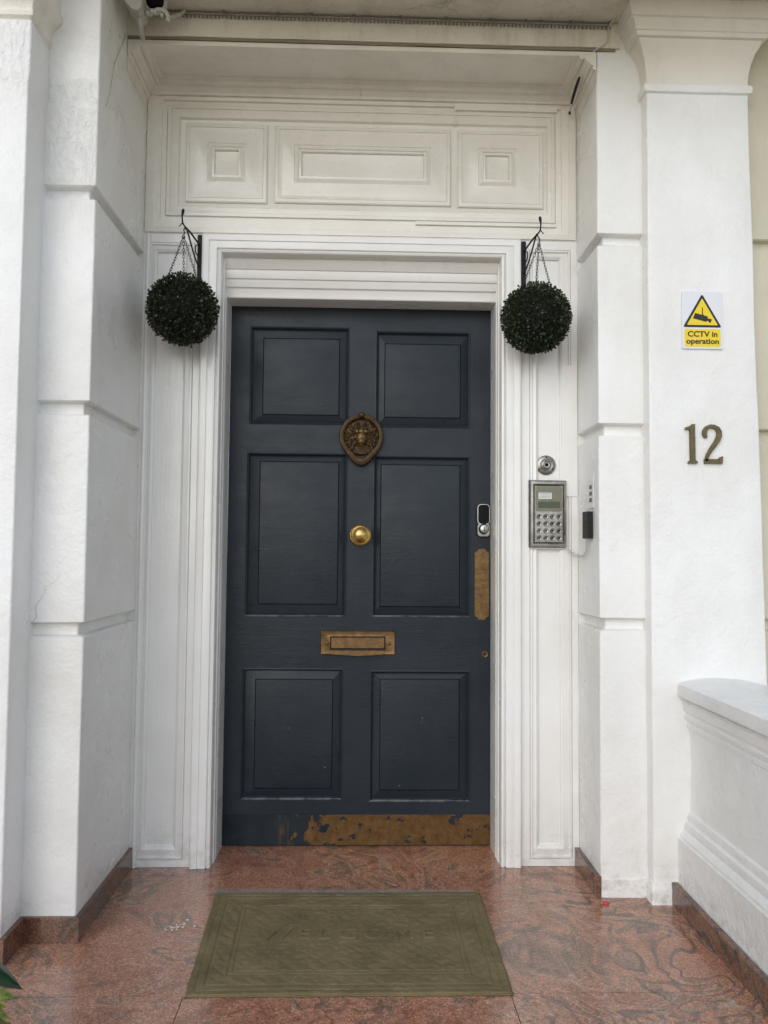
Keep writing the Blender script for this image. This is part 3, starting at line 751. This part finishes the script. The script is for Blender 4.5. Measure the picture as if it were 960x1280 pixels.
bm = newbox(.6318, .7722, YS-.0065, YS-.0008, 1.1672, 1.4185); obj('dark_gap_rim', bm, M_blackplastic, it, bevel=.001)  # added black rim standing in for the grimy dark gap round the frame
bm = newbox(.6375, .767, YS-.006, YS-.0005, 1.1605, 1.1668); obj('sealant', bm, M_cable, it, bevel=.001)
bm = bmesh.new(); lathe(bm, [(.0365, 0), (.0365, .004), (.034, .0065), (.024, .0085), (.021, .0065), (.019, .0065), (.018, .012), (.013, .015), (.011, .013), (.0065, .0125)], (.7, YS+.010, 1.4775), seg=40)
sp = thing('door_camera', (.7, YS, 1.4775), 'round steel door camera disc mounted above the intercom panel', 'camera')
obj('disc', bm, M_steel, sp)
bm = bmesh.new(); lathe(bm, [(.0068, 0), (.0068, .0022), (.004, .003)], (.7, YS-.0015, 1.4775), seg=18); obj('lens', bm, M_blackglass, sp)
for a in (90, 212, 328):
    bm = bmesh.new(); lathe(bm, [(.0036, 0), (.0036, .0012)], (.7+.029*math.cos(R(a)), YS+.0028, 1.4775+.029*math.sin(R(a))), seg=10); obj('screw', bm, M_signblack, sp)
# black reader on the reveal
XR = .8185
rd = thing('entry_reader', (XR, -.36, 1.20), 'slim black box fixed on the reveal right of the intercom, with a loose cable', 'reader')
bm = newbox(XR-.020, XR-.0015, -.395, -.330, 1.199, 1.294); obj('body', bm, M_blackplastic, rd, bevel=.003)
bm = bmesh.new()
for k_ in range(4): box(bm, XR-.0215, XR-.0195, -.386, -.352, 1.212+.02*k_, 1.220+.02*k_)
obj('grille', bm, M_signblack, rd)
bm = bmesh.new(); tube(bm, [(.765, YS-.010, 1.172), (.785, YS-.02, 1.155), (.803, -.25, 1.137), (.808, -.31, 1.136), (.806, -.355, 1.155), (.806, -.372, 1.20)], .0022, 8, 3)
tube(bm, [(.770, YS-.010, 1.170), (.782, YS-.02, 1.148), (.80, -.25, 1.130), (.809, -.33, 1.140), (.807, -.350, 1.175), (.806, -.352, 1.20)], .0016, 8, 3)
obj('cable', bm, M_cable, rd)
bp = thing('bell_plate', (XR, -.37, 1.31), 'white plate with three small dark marks above the black reader', 'plate')
bm = newbox(XR-.004, XR-.0015, -.412, -.318, 1.305, 1.425); obj('plate', bm, M_stucco, bp, bevel=.002)
for k_ in range(3):
    bm = newbox(XR-.0052, XR-.0038, -.392, -.364, 1.327+.023*k_, 1.341+.023*k_); obj('mark', bm, M_grey, bp, bevel=.001)

# ------------------------------------------------------------------ sign and number
SY = -.5185
sg = thing('warning_sign', (1.157, SY, 1.844), 'small white and yellow sign reading CCTV in operation on the right column', 'sign')
bm = bmesh.new(); prism(bm, rrect(1.0885, 1.2275, 1.8435, 2.0405, .003), XZ, SY-.003, SY+.005); obj('plate', bm, M_sign, sg)
def tri(c, r, rc, n=4):
    out = []
    for q in range(3):
        a = 90+120*q; cx, cz = c[0]+(r-2*rc)*math.cos(R(a)), c[1]+(r-2*rc)*math.sin(R(a))
        for i in range(n+1):
            b = R(a-60+120*i/n); out.append((cx+rc*math.cos(b), cz+rc*math.sin(b)))
    return out
tc = (1.158, 1.9555)
bm = bmesh.new(); prism(bm, tri(tc, .077, .004), XZ, SY-.0036, SY-.0028); obj('triangle_border', bm, M_signblack, sg, smooth=0)
bm = bmesh.new(); prism(bm, tri(tc, .0615, .002), XZ, SY-.0042, SY-.0034); obj('triangle', bm, M_yellow, sg, smooth=0)
bm = bmesh.new()
rot = lambda u, v, a: (tc[0]+u*math.cos(a)-v*math.sin(a), tc[1]-.006+u*math.sin(a)+v*math.cos(a))
A = R(-14)
prism(bm, [rot(u, v, A) for u, v in ((-.031, -.010), (.016, -.010), (.020, -.003), (.017, .009), (-.028, .010))], XZ, SY-.0048, SY-.0040)
prism(bm, [rot(u, v, A) for u, v in ((.0175, -.004), (.031, -.011), (.033, .003), (.0195, .003))], XZ, SY-.0048, SY-.0040)
prism(bm, [(tc[0]-.001, tc[1]+.004), (tc[0]+.002, tc[1]+.004), (tc[0]+.002, tc[1]+.030), (tc[0]-.001, tc[1]+.030)], XZ, SY-.0048, SY-.0040)
prism(bm, [(tc[0]-.006, tc[1]+.001), (tc[0]+.008, tc[1]-.001), (tc[0]+.003, tc[1]+.006), (tc[0]-.002, tc[1]+.006)], XZ, SY-.0050, SY-.0041)
obj('camera_symbol', bm, M_signblack, sg, smooth=0)
bm = bmesh.new(); prism(bm, rrect(1.0965, 1.2205, 1.850, 1.9115, .006), XZ, SY-.0036, SY-.0028); obj('yellow_band', bm, M_yellow, sg, smooth=0)
bm = bmesh.new()
TF = lambda ox, oz: (lambda x, y, z: (ox+x, SY-.0036-z, oz+y))
text_mesh(bm, 'CCTV in', .0260, TF(1.1585, 1.8850), .0006, .0007, xs=1.10); text_mesh(bm, 'operation', .0260, TF(1.1585, 1.8605), .0006, .0007, xs=1.10)
obj('lettering', bm, M_signblack, sg, smooth=0)

def outline_stroke(pts, widths):
    L, Rr = [], []
    for i, p in enumerate(pts):
        a = Vector(pts[max(i-1, 0)]); b = Vector(pts[min(i+1, len(pts)-1)]); d = (b-a).normalized(); n_ = Vector((-d.y, d.x))*widths[i]/2
        L.append(tuple(Vector(p)+n_)); Rr.append(tuple(Vector(p)-n_))
    return L+Rr[::-1]
def numeral(name, polys, base, label):
    t = thing(name, (base[0], SY+.003, base[1]), label, 'house number')
    bm = bmesh.new()
    for pts in polys:
        pts = [(base[0]+u*.000483, base[1]+v*.000483) for u, v in pts]
        ar = sum(a[0]*b[1]-b[0]*a[1] for a, b in zip(pts, pts[1:]+pts[:1]))
        if ar < 0: pts = pts[::-1]
        prism(bm, pts, XZ, SY-.009, SY+.004)
    obj('digit', bm, M_numeral, t, smooth=40, bevel=.0022)
numeral('numeral_one', [[(10, 8), (10, 0), (75, 0), (75, 10), (60, 24), (58, 262), (60, 275), (40, 275), (26, 262), (-6, 252), (-8, 236), (24, 236), (26, 24)]], (1.0985, 1.452), 'weathered bronze numeral one, the left digit of the house number')
cur = [(28, 182), (17, 190), (13, 205), (15, 228), (28, 250), (52, 262), (80, 260), (104, 246), (116, 222), (117, 196), (106, 166), (86, 136), (58, 100), (36, 62), (24, 30), (20, 14)]
wd = [14, 24, 30, 30, 27, 24, 25, 29, 34, 35, 34, 31, 27, 22, 20, 18]
numeral('numeral_two', [outline_stroke(cur, wd), [(10, 0), (136, 0), (140, 52), (120, 46), (112, 34), (98, 31), (10, 31)]], (1.1540, 1.452), 'weathered bronze numeral two, the right digit of the house number')

# ------------------------------------------------------------------ topiary balls on brackets
def chain_pts(a, b, n):
    a, b = Vector(a), Vector(b); out = []
    for i in range(n+1):
        q = i/n; p = a.lerp(b, q); p.z -= .004*math.sin(math.pi*q); out.append(p)
    return out
def chain(bm, a, b, link=.0105):
    a, b = Vector(a), Vector(b); n = int((b-a).length/link); P = chain_pts(a, b, n)
    for i in range(n):
        c = (P[i]+P[i+1])/2; d = (P[i+1]-P[i]).normalized(); s = d.orthogonal().normalized(); s = Matrix.Rotation(R(90*(i % 2)+35), 3, d) @ s
        nrm = d.cross(s); ring = []
        L, Wd, r = link*.72, .0034, .0010
        for k_ in range(10):
            q = 2*math.pi*k_/10; cc = c+d*L*math.cos(q)+s*Wd*math.sin(q); o = (d*math.cos(q)*.6+s*math.sin(q)).normalized()
            ring.append([bm.verts.new(cc+(o*math.cos(w_)+nrm*math.sin(w_))*r) for w_ in (0, math.pi/2, math.pi, 3*math.pi/2)])
        for k_ in range(10):
            e, f = ring[k_], ring[(k_+1) % 10]
            for j in range(4): bm.faces.new((e[j], e[(j+1) % 4], f[(j+1) % 4], f[j]))
def bracket(sx, barx, label):
    t = thing('hanging_bracket', (barx, YS, 2.15), label, 'bracket', 'iron brackets beside the door head')
    bm = newbox(barx-.0075, barx+.0075, YS-.014, YS-.001, 2.120, 2.327); obj('back_bar', bm, M_black, t, bevel=.001)
    s = sx; hx = .629*s
    bm = bmesh.new()
    P = lambda q: (barx+(hx-barx)*q, YS-.012-(.143)*q)
    def pt(q, z): x, y = P(q); return (x, y, z)
    tube(bm, [pt(0, 2.288), pt(.35, 2.292), pt(.7, 2.296), pt(1, 2.293)], .0034, 8, 2)
    tube(bm, [pt(0, 2.203), pt(.25, 2.215), pt(.55, 2.245), pt(.8, 2.275), pt(.95, 2.291)], .0030, 8, 2)
    tube(bm, [pt(.12, 2.283), pt(.30, 2.270), pt(.30, 2.246), pt(.14, 2.238), pt(.06, 2.25), pt(.10, 2.268)], .0022, 8, 2)
    obj('arm', bm, M_black, t)
    bm = bmesh.new()
    x, y = P(1); tube(bm, [(x, y, 2.293), (x+.004*s, y-.012, 2.296), (x+.009*s, y-.022, 2.304), (x+.010*s, y-.024, 2.330), (x+.010*s, y-.024, 2.346), (x+.006*s, y-.024, 2.352), (x+.004*s, y-.024, 2.345), (x+.007*s, y-.024, 2.333), (x+.010*s, y-.024, 2.326)], .0028, 8, 2)
    tube(bm, [(x+.009*s, y-.022, 2.304), (x+.014*s, y-.022, 2.296), (x+.020*s, y-.022, 2.290)], .0018, 6, 1)
    obj('hook', bm, M_black, t)
    return x, y
def ball(cx, cy, cz, hk, label, seed):
    rnd = random.Random(seed)
    t = thing('topiary_ball', (cx, cy, cz), label, 'topiary ball', 'artificial box balls hanging beside the door')
    bm = bmesh.new(); RAD = .122
    bmesh.ops.create_icosphere(bm, subdivisions=3, radius=RAD*.86, matrix=Matrix.Translation((cx, cy, cz)))
    obj('core', bm, M_core, t)
    bm = bmesh.new(); N = 4600
    for i in range(N):
        zz = 1-2*(i+.5)/N; ph = i*2.399963+rnd.uniform(-.1, .1); rr = math.sqrt(1-zz*zz)
        nrm = Vector((rr*math.cos(ph), rr*math.sin(ph), zz))
        lump = 1+.035*noise.noise(nrm*3+Vector((seed, 0, 0)))
        p = Vector((cx, cy, cz))+nrm*RAD*(rnd.uniform(.82, 1.0) if i % 23 else rnd.uniform(.99, 1.025))*lump
        ax = (nrm+Vector((rnd.gauss(0, .55), rnd.gauss(0, .55), rnd.gauss(0, .55)))).normalized()
        side = ax.cross(Vector((rnd.gauss(0, 1), rnd.gauss(0, 1), rnd.gauss(0, 1)))).normalized(); up_ = ax.cross(side)
        L, Wd = rnd.uniform(.0085, .0125), rnd.uniform(.0032, .0046)
        v = [p, p+ax*L*.3+side*Wd*.85+up_*.001, p+ax*L*.7+side*Wd+up_*.0012, p+ax*L, p+ax*L*.7-side*Wd+up_*.0012, p+ax*L*.3-side*Wd*.85+up_*.001, p+ax*L*.5-up_*.0006]
        V = [bm.verts.new(q) for q in v]
        for a_, b_ in ((0, 1), (1, 2), (2, 3), (3, 4), (4, 5), (5, 0)): bm.faces.new((V[a_], V[b_], V[6]))
    obj('foliage', bm, M_box, t, smooth=60)
    hx, hy = hk
    top = (hx+.006*math.copysign(1, hx), hy-.012, 2.262)
    for a in (100, 220, 340):
        bm = bmesh.new(); q = R(a if cx < 0 else 180-a)
        chain(bm, top, (cx+.060*math.cos(q), cy+.060*math.sin(q), cz+.100)); obj('chain', bm, M_chain, t)
    bm = bmesh.new(); tube(bm, [(top[0], top[1], 2.262), (top[0]+.004, top[1], 2.272), (top[0]-.002, top[1]+.004, 2.282), (hx, hy-.004, 2.300), (hx-.003, hy+.004, 2.290)], .0022, 8, 2); obj('swivel_hook', bm, M_black, t)
hkL = bracket(-1, -.6105, 'black iron wall bracket left of the door with scrolled arm')
hkR = bracket(1, .6125, 'black iron wall bracket right of the door with scrolled arm')
ball(-.637, -.352, 1.999, hkL, 'round dark green boxwood ball hanging on chains left of the door', 3)
ball(.626, -.352, 1.990, hkR, 'round dark green boxwood ball hanging on chains right of the door, above the intercom', 8)

# ------------------------------------------------------------------ cables, beads and camera under the ceiling
bm = bmesh.new(); tube(bm, [(-.74+.02*i, -.479, 3.006+.0010*math.sin(i*1.7)) for i in range(81)], .0022, 8)
tube(bm, [(-.70+.02*i, -.479, 2.9955+.001*math.sin(i*2.3)) for i in range(79)], .0016, 6)
x = -.70
rnd = random.Random(2)
while x < .86:
    box(bm, x, x+.0042, -.482, -.4745, 2.987+rnd.uniform(-.001, .001), 2.996); x += .0138
for i in range(11): bmesh.ops.create_icosphere(bm, subdivisions=2, radius=.0045, matrix=Matrix.Translation((-.62+.15*i+rnd.uniform(-.02, .02), -.478, 3.010)))
tag(obj('cable_run', bm, M_cable_dark, origin=(0, -.479, 3.0)), 'grimy beaded cable clipped along the top of the beam', 'cable')
bm = bmesh.new(); tube(bm, [(.885, -.52, 3.02), (.868, -.49, 3.012), (.858, -.478, 2.995), (.856, -.476, 2.955), (.852, -.474, 2.935), (.80, -.468, 2.912), (.790, -.40, 2.890), (.788, -.33, 2.87), (.786, -.27, 2.848), (.783, -.235, 2.822)], .0030, 8, 3)
cb = tag(obj('hanging_cable', bm, M_cable, origin=(.85, -.47, 2.95)), 'thin pale cable with a black end draped down the corner right of the cornice', 'cable')
bm = bmesh.new(); tube(bm, [(.779, -.385, 2.868), (.778, -.36, 2.862), (.777, -.32, 2.845), (.775, -.29, 2.825)], lambda q: .0035+.002*math.sin(q*3), 8, 1); tube(bm, [(.7835, -.236, 2.826), (.783, -.236, 2.816)], .0048, 8)
obj('black_sleeve', bm, M_blackplastic, cb)
bm = bmesh.new(); tube(bm, [(-.818, -.49, 2.915), (-.819, -.52, 2.86), (-.8185, -.56, 2.80), (-.8185, -.60, 2.74), (-.8185, -.612, 2.70), (-.8185, -.635, 2.62), (-.8185, -.672, 2.55)], .0014, 6, 2)
tag(obj('thin_wire', bm, M_cable, origin=(-.818, -.49, 2.9)), 'thin painted wire running down the left pilaster side from the camera', 'wire')

cc = thing('security_camera', (-.74, -.60, 3.012), 'grimy white security camera tucked in the top left corner under the ceiling', 'camera')
bm = bmesh.new()
cdir = Vector((.15, -.80, -.55)).normalized(); cpos = Vector((-.697, -.585, 2.967))
def lathe_dir(bm, prof, c, d, seg=28):
    m4 = d.to_track_quat('Z', 'Y').to_matrix()
    rings = [[bm.verts.new(Vector(c)+m4 @ Vector((r*math.cos(a), r*math.sin(a), h))) for a in [2*math.pi*i/seg for i in range(seg)]] for r, h in prof]
    for a, b in zip(rings, rings[1:]):
        for i in range(seg): bm.faces.new((a[i], a[(i+1) % seg], b[(i+1) % seg], b[i]))
    bm.faces.new(rings[0]); bm.faces.new(rings[-1][::-1])
lathe_dir(bm, [(.030, -.10), (.040, -.095), (.043, -.02), (.042, .0), (.036, .004), (.030, .001), (.029, -.004)], cpos, cdir); obj('housing', bm, M_housing, cc)
bm = bmesh.new(); lathe_dir(bm, [(.0285, -.01), (.0285, -.001), (.022, .001), (.010, .003)], cpos, cdir); obj('lens', bm, M_blackglass, cc)
bm = bmesh.new()
prism(bm, [(-.800, 3.011), (-.795, 2.962), (-.778, 2.922), (-.752, 2.896), (-.738, 2.893), (-.726, 2.905), (-.722, 2.93), (-.735, 3.011)], XZ, -.640, -.560); obj('bracket', bm, M_housing, cc, bevel=.006)
bm = bmesh.new(); tube(bm, [(-.738, -.60, 2.897), (-.742, -.58, 2.88), (-.746, -.55, 2.868), (-.752, -.52, 2.88)], .008, 8, 1)
for p_, r_ in (((-.715, -.60, 2.912), .008), ((-.700, -.60, 2.918), .009), ((-.690, -.60, 2.914), .007), ((-.668, -.60, 2.905), .007)): bmesh.ops.create_icosphere(bm, subdivisions=2, radius=r_, matrix=Matrix.Translation(p_))
tube(bm, [(-.712, -.59, 2.912), (-.690, -.60, 2.922), (-.668, -.60, 2.925), (-.652, -.60, 2.915), (-.645, -.60, 2.895), (-.650, -.60, 2.884)], .0075, 8, 2)
tube(bm, [(-.645, -.56, 2.93), (-.628, -.52, 2.965), (-.62, -.49, 3.0)], .006, 8, 1)
obj('conduit', bm, M_housing, cc)

# ------------------------------------------------------------------ doormat
cor = [Vector((-.436, -1.040)), Vector((.413, -1.041)), Vector((.416, -.434)), Vector((-.466, -.432))]
NX, NY = 340, 240
def mat_h(u, v, X, Y):
    h = .0075
    bx, by = min(u, 1-u)*.86, min(v, 1-v)*.6
    d = min(bx, by)
    for c_ in (.022, .045, .098, .112): h -= .0022*math.exp(-((d-c_)/.0024)**2)
    if .049 < d < .094 :       # twisted border band
        s = Y if bx < by else X
        h += .0022*abs(math.sin(s*52+math.sin(s*26)*.8+(d-.07)*70))**.6*(1 if bx < by else .6)-.0008
    elif d > .115:
        band = abs(v-.52)*.6
        if band > .062:
            h += .0020*(abs(math.sin((X+Y)*58))**.4*abs(math.sin((X-Y)*58))**.4)-.0015
        h -= .0009*math.exp(-((band-.060)/.0025)**2)
    h += noise.noise(Vector((X*9, Y*9, 0)))*.0014+noise.noise(Vector((X*60, Y*60, 0)))*.0016+noise.noise(Vector((X*3, Y*3, 4)))*.002
    if d < .003: h -= .003
    return h
me_mat = thing('doormat', (0, -.737, 0), 'olive green rubber doormat embossed WELCOME lying before the door', 'doormat')
bm = bmesh.new(); grid = []
for j in range(NY+1):
    v = j/NY; row = []
    for i in range(NX+1):
        u = i/NX
        P = (cor[0]*(1-u)+cor[1]*u)*(1-v)+(cor[3]*(1-u)+cor[2]*u)*v
        if i in (0, NX): P = P+Vector((noise.noise(Vector((v*14, i, 0)))*.003, 0))
        if j in (0, NY): P = P+Vector((0, noise.noise(Vector((u*16, j, 5)))*.003))
        row.append(bm.verts.new((P.x, P.y, mat_h(u, v, P.x, P.y))))
    grid.append(row)
for j in range(NY):
    for i in range(NX): bm.faces.new((grid[j][i], grid[j][i+1], grid[j+1][i+1], grid[j+1][i]))
edge = [grid[0][i] for i in range(NX+1)]+[grid[j][NX] for j in range(1, NY+1)]+[grid[NY][i] for i in range(NX-1, -1, -1)]+[grid[j][0] for j in range(NY-1, 0, -1)]
low = [bm.verts.new((q.co.x, q.co.y, .0015)) for q in edge]
for i in range(len(edge)): bm.faces.new((edge[i], low[i], low[(i+1) % len(low)], edge[(i+1) % len(edge)]))
obj('pad', bm, M_mat, me_mat, smooth=50)
bm = bmesh.new(); text_mesh(bm, 'WELCOME', .088, lambda x, y, z: (-.022+x, -.752+y, .0078+z), .0040, .0, spacing=1.32, xs=1.02); obj('lettering', bm, M_mat, me_mat, smooth=30)
bm = bmesh.new(); rnd = random.Random(5)
for i in range(5200):
    u = rnd.random()**1.25; x = -.462+.86*u; y = -.434+rnd.uniform(-.003, .003)+.003*noise.noise(Vector((x*30, 0, 0))); L = rnd.uniform(.008, .022)*(1.1-.6*u); a = rnd.uniform(-1.1, 1.1)
    p = Vector((x, y, rnd.uniform(.002, .010))); d = Vector((math.sin(a), math.cos(a)*rnd.uniform(.3, 1), rnd.uniform(-.2, .7))).normalized()*L; s = Vector((.0007, 0, .0003))
    q = p+d; q.z = max(q.z, .002)
    bm.faces.new([bm.verts.new(c_) for c_ in (p-s, p+s, q)])
f_ = obj('fringe', bm, M_fluff, me_mat, smooth=0)

# ------------------------------------------------------------------ litter on the floor
bm = bmesh.new(); lathe(bm, [(.010, 0.0006), (.0105, .003), (.009, .007), (.004, .0078)], (.818, -.512, 0), axis='z', seg=16)
tag(obj('bottle_cap', bm, M_red, origin=(.818, -.512, 0)), 'tiny red cap lying on the granite near the narrow pilaster', 'cap')
bm = bmesh.new(); rnd = random.Random(9)
for i in range(16):
    x, y = -.545+rnd.gauss(0, .022), -.655+rnd.gauss(0, .020); r_ = rnd.uniform(.002, .006)
    pts = [(x+r_*rnd.uniform(.6, 1)*math.cos(a), y+r_*rnd.uniform(.6, 1)*math.sin(a)) for a in [2*math.pi*k_/6 for k_ in range(6)]]
    prism(bm, pts, lambda u, v, d: (u, v, d), .0022, .0006)
tag(obj('paint_flakes', bm, M_flake, origin=(-.545, -.655, 0)), 'scatter of small white paint flakes on the floor left of the mat', 'flakes', kind='stuff')

# ------------------------------------------------------------------ plants cut by the left edge
def pot(t, x, y, r, h):
    bm = bmesh.new(); lathe(bm, [(r*.72, .001), (r*.74, .01), (r*.95, h*.86), (r*1.04, h*.87), (r*1.05, h), (r*.93, h), (r*.91, h*.93), (.01, h*.92)], (x, y, 0), axis='z', seg=32); obj('pot', bm, M_pot, t)
    bm = bmesh.new(); lathe(bm, [(r*.90, h*.85), (r*.90, h*.925), (.01, h*.935)], (x, y, 0), axis='z', seg=24); obj('soil', bm, M_soil, t)
def leaf_blade(bm, root, tip, width, droop=.03, cup=.2, n=10, wave=0, ph=0):
    root, tip = Vector(root), Vector(tip); d = tip-root; side = d.cross(Vector((0, 0, 1))).normalized(); nrm = side.cross(d).normalized(); rows = []
    for i in range(n+1):
        q = i/n; c = root.lerp(tip, q)+Vector((0, 0, droop*math.sin(math.pi*q)))
        w_ = width*math.sin(math.pi*min(1, q*.94+.06)**.8)**.8+.0005
        row = []
        for s in (-1, -.5, 0, .5, 1):
            wv_ = wave*math.sin(q*34+s*2+ph)*abs(s)
            row.append(bm.verts.new(c+side*w_*s*(1+wave*8*math.sin(q*40+ph)*abs(s))+nrm*(cup*w_*abs(s)+wv_)))
        rows.append(row)
    for a, b in zip(rows, rows[1:]):
        for j in range(4): bm.faces.new((a[j], a[j+1], b[j+1], b[j]))
t = thing('potted_plant', (-.93, -1.62, 0), 'dark broad-leaved potted plant just poking in at the lower left edge', 'plant')
pot(t, -.93, -1.62, .12, .2)
rnd = random.Random(6)
for i in range(10):
    a = rnd.uniform(0, 6.28); base = (-.93, -1.62, .19); tip = (-.93+.2*math.cos(a), -1.62+.16*math.sin(a), .36+rnd.uniform(-.05, .12))
    if i == 0: base, tip = (-.90, -1.61, .20), (-.618, -1.60, .325)
    elif i == 1: base, tip = (-.90, -1.63, .20), (-.638, -1.66, .300)
    elif tip[0] > -.74: tip = (-.76, tip[1], tip[2])
    bm = bmesh.new(); mid = Vector(base).lerp(Vector(tip), .4)+Vector((0, 0, .08 if i else .13)); tube(bm, [base, Vector(base).lerp(mid, .6)+Vector((0, 0, .02)), mid], .003, 6, 1); obj('stem', bm, M_broad, t)
    bm = bmesh.new(); leaf_blade(bm, mid, tip, .048, .03, -.25 if i == 0 else .2); obj('leaf', bm, M_broad, t)
t = thing('potted_plant', (-.90, -1.40, 0), 'small yellow-green crinkly potted plant at the bottom left corner', 'plant')
pot(t, -.90, -1.40, .08, .11)
for i in range(22):
    a = rnd.uniform(0, 6.28); rr = rnd.uniform(.06, .13)
    tip = (-.90+rr*math.cos(a), -1.40+rr*math.sin(a), .14+rnd.uniform(0, .10))
    if i < 10: tip = (-.712+rnd.uniform(-.014, .006), -1.40+rnd.uniform(-.05, .05), .10+.0115*i)
    elif tip[0] > -.79: tip = (-.80, tip[1], tip[2])
    bm = bmesh.new(); leaf_blade(bm, (-.90+.02*math.cos(a), -1.40+.02*math.sin(a), .10+.012*(i % 4)), tip, .03, .03, .15, 22, .003, i); obj('leaf', bm, M_lime, t)
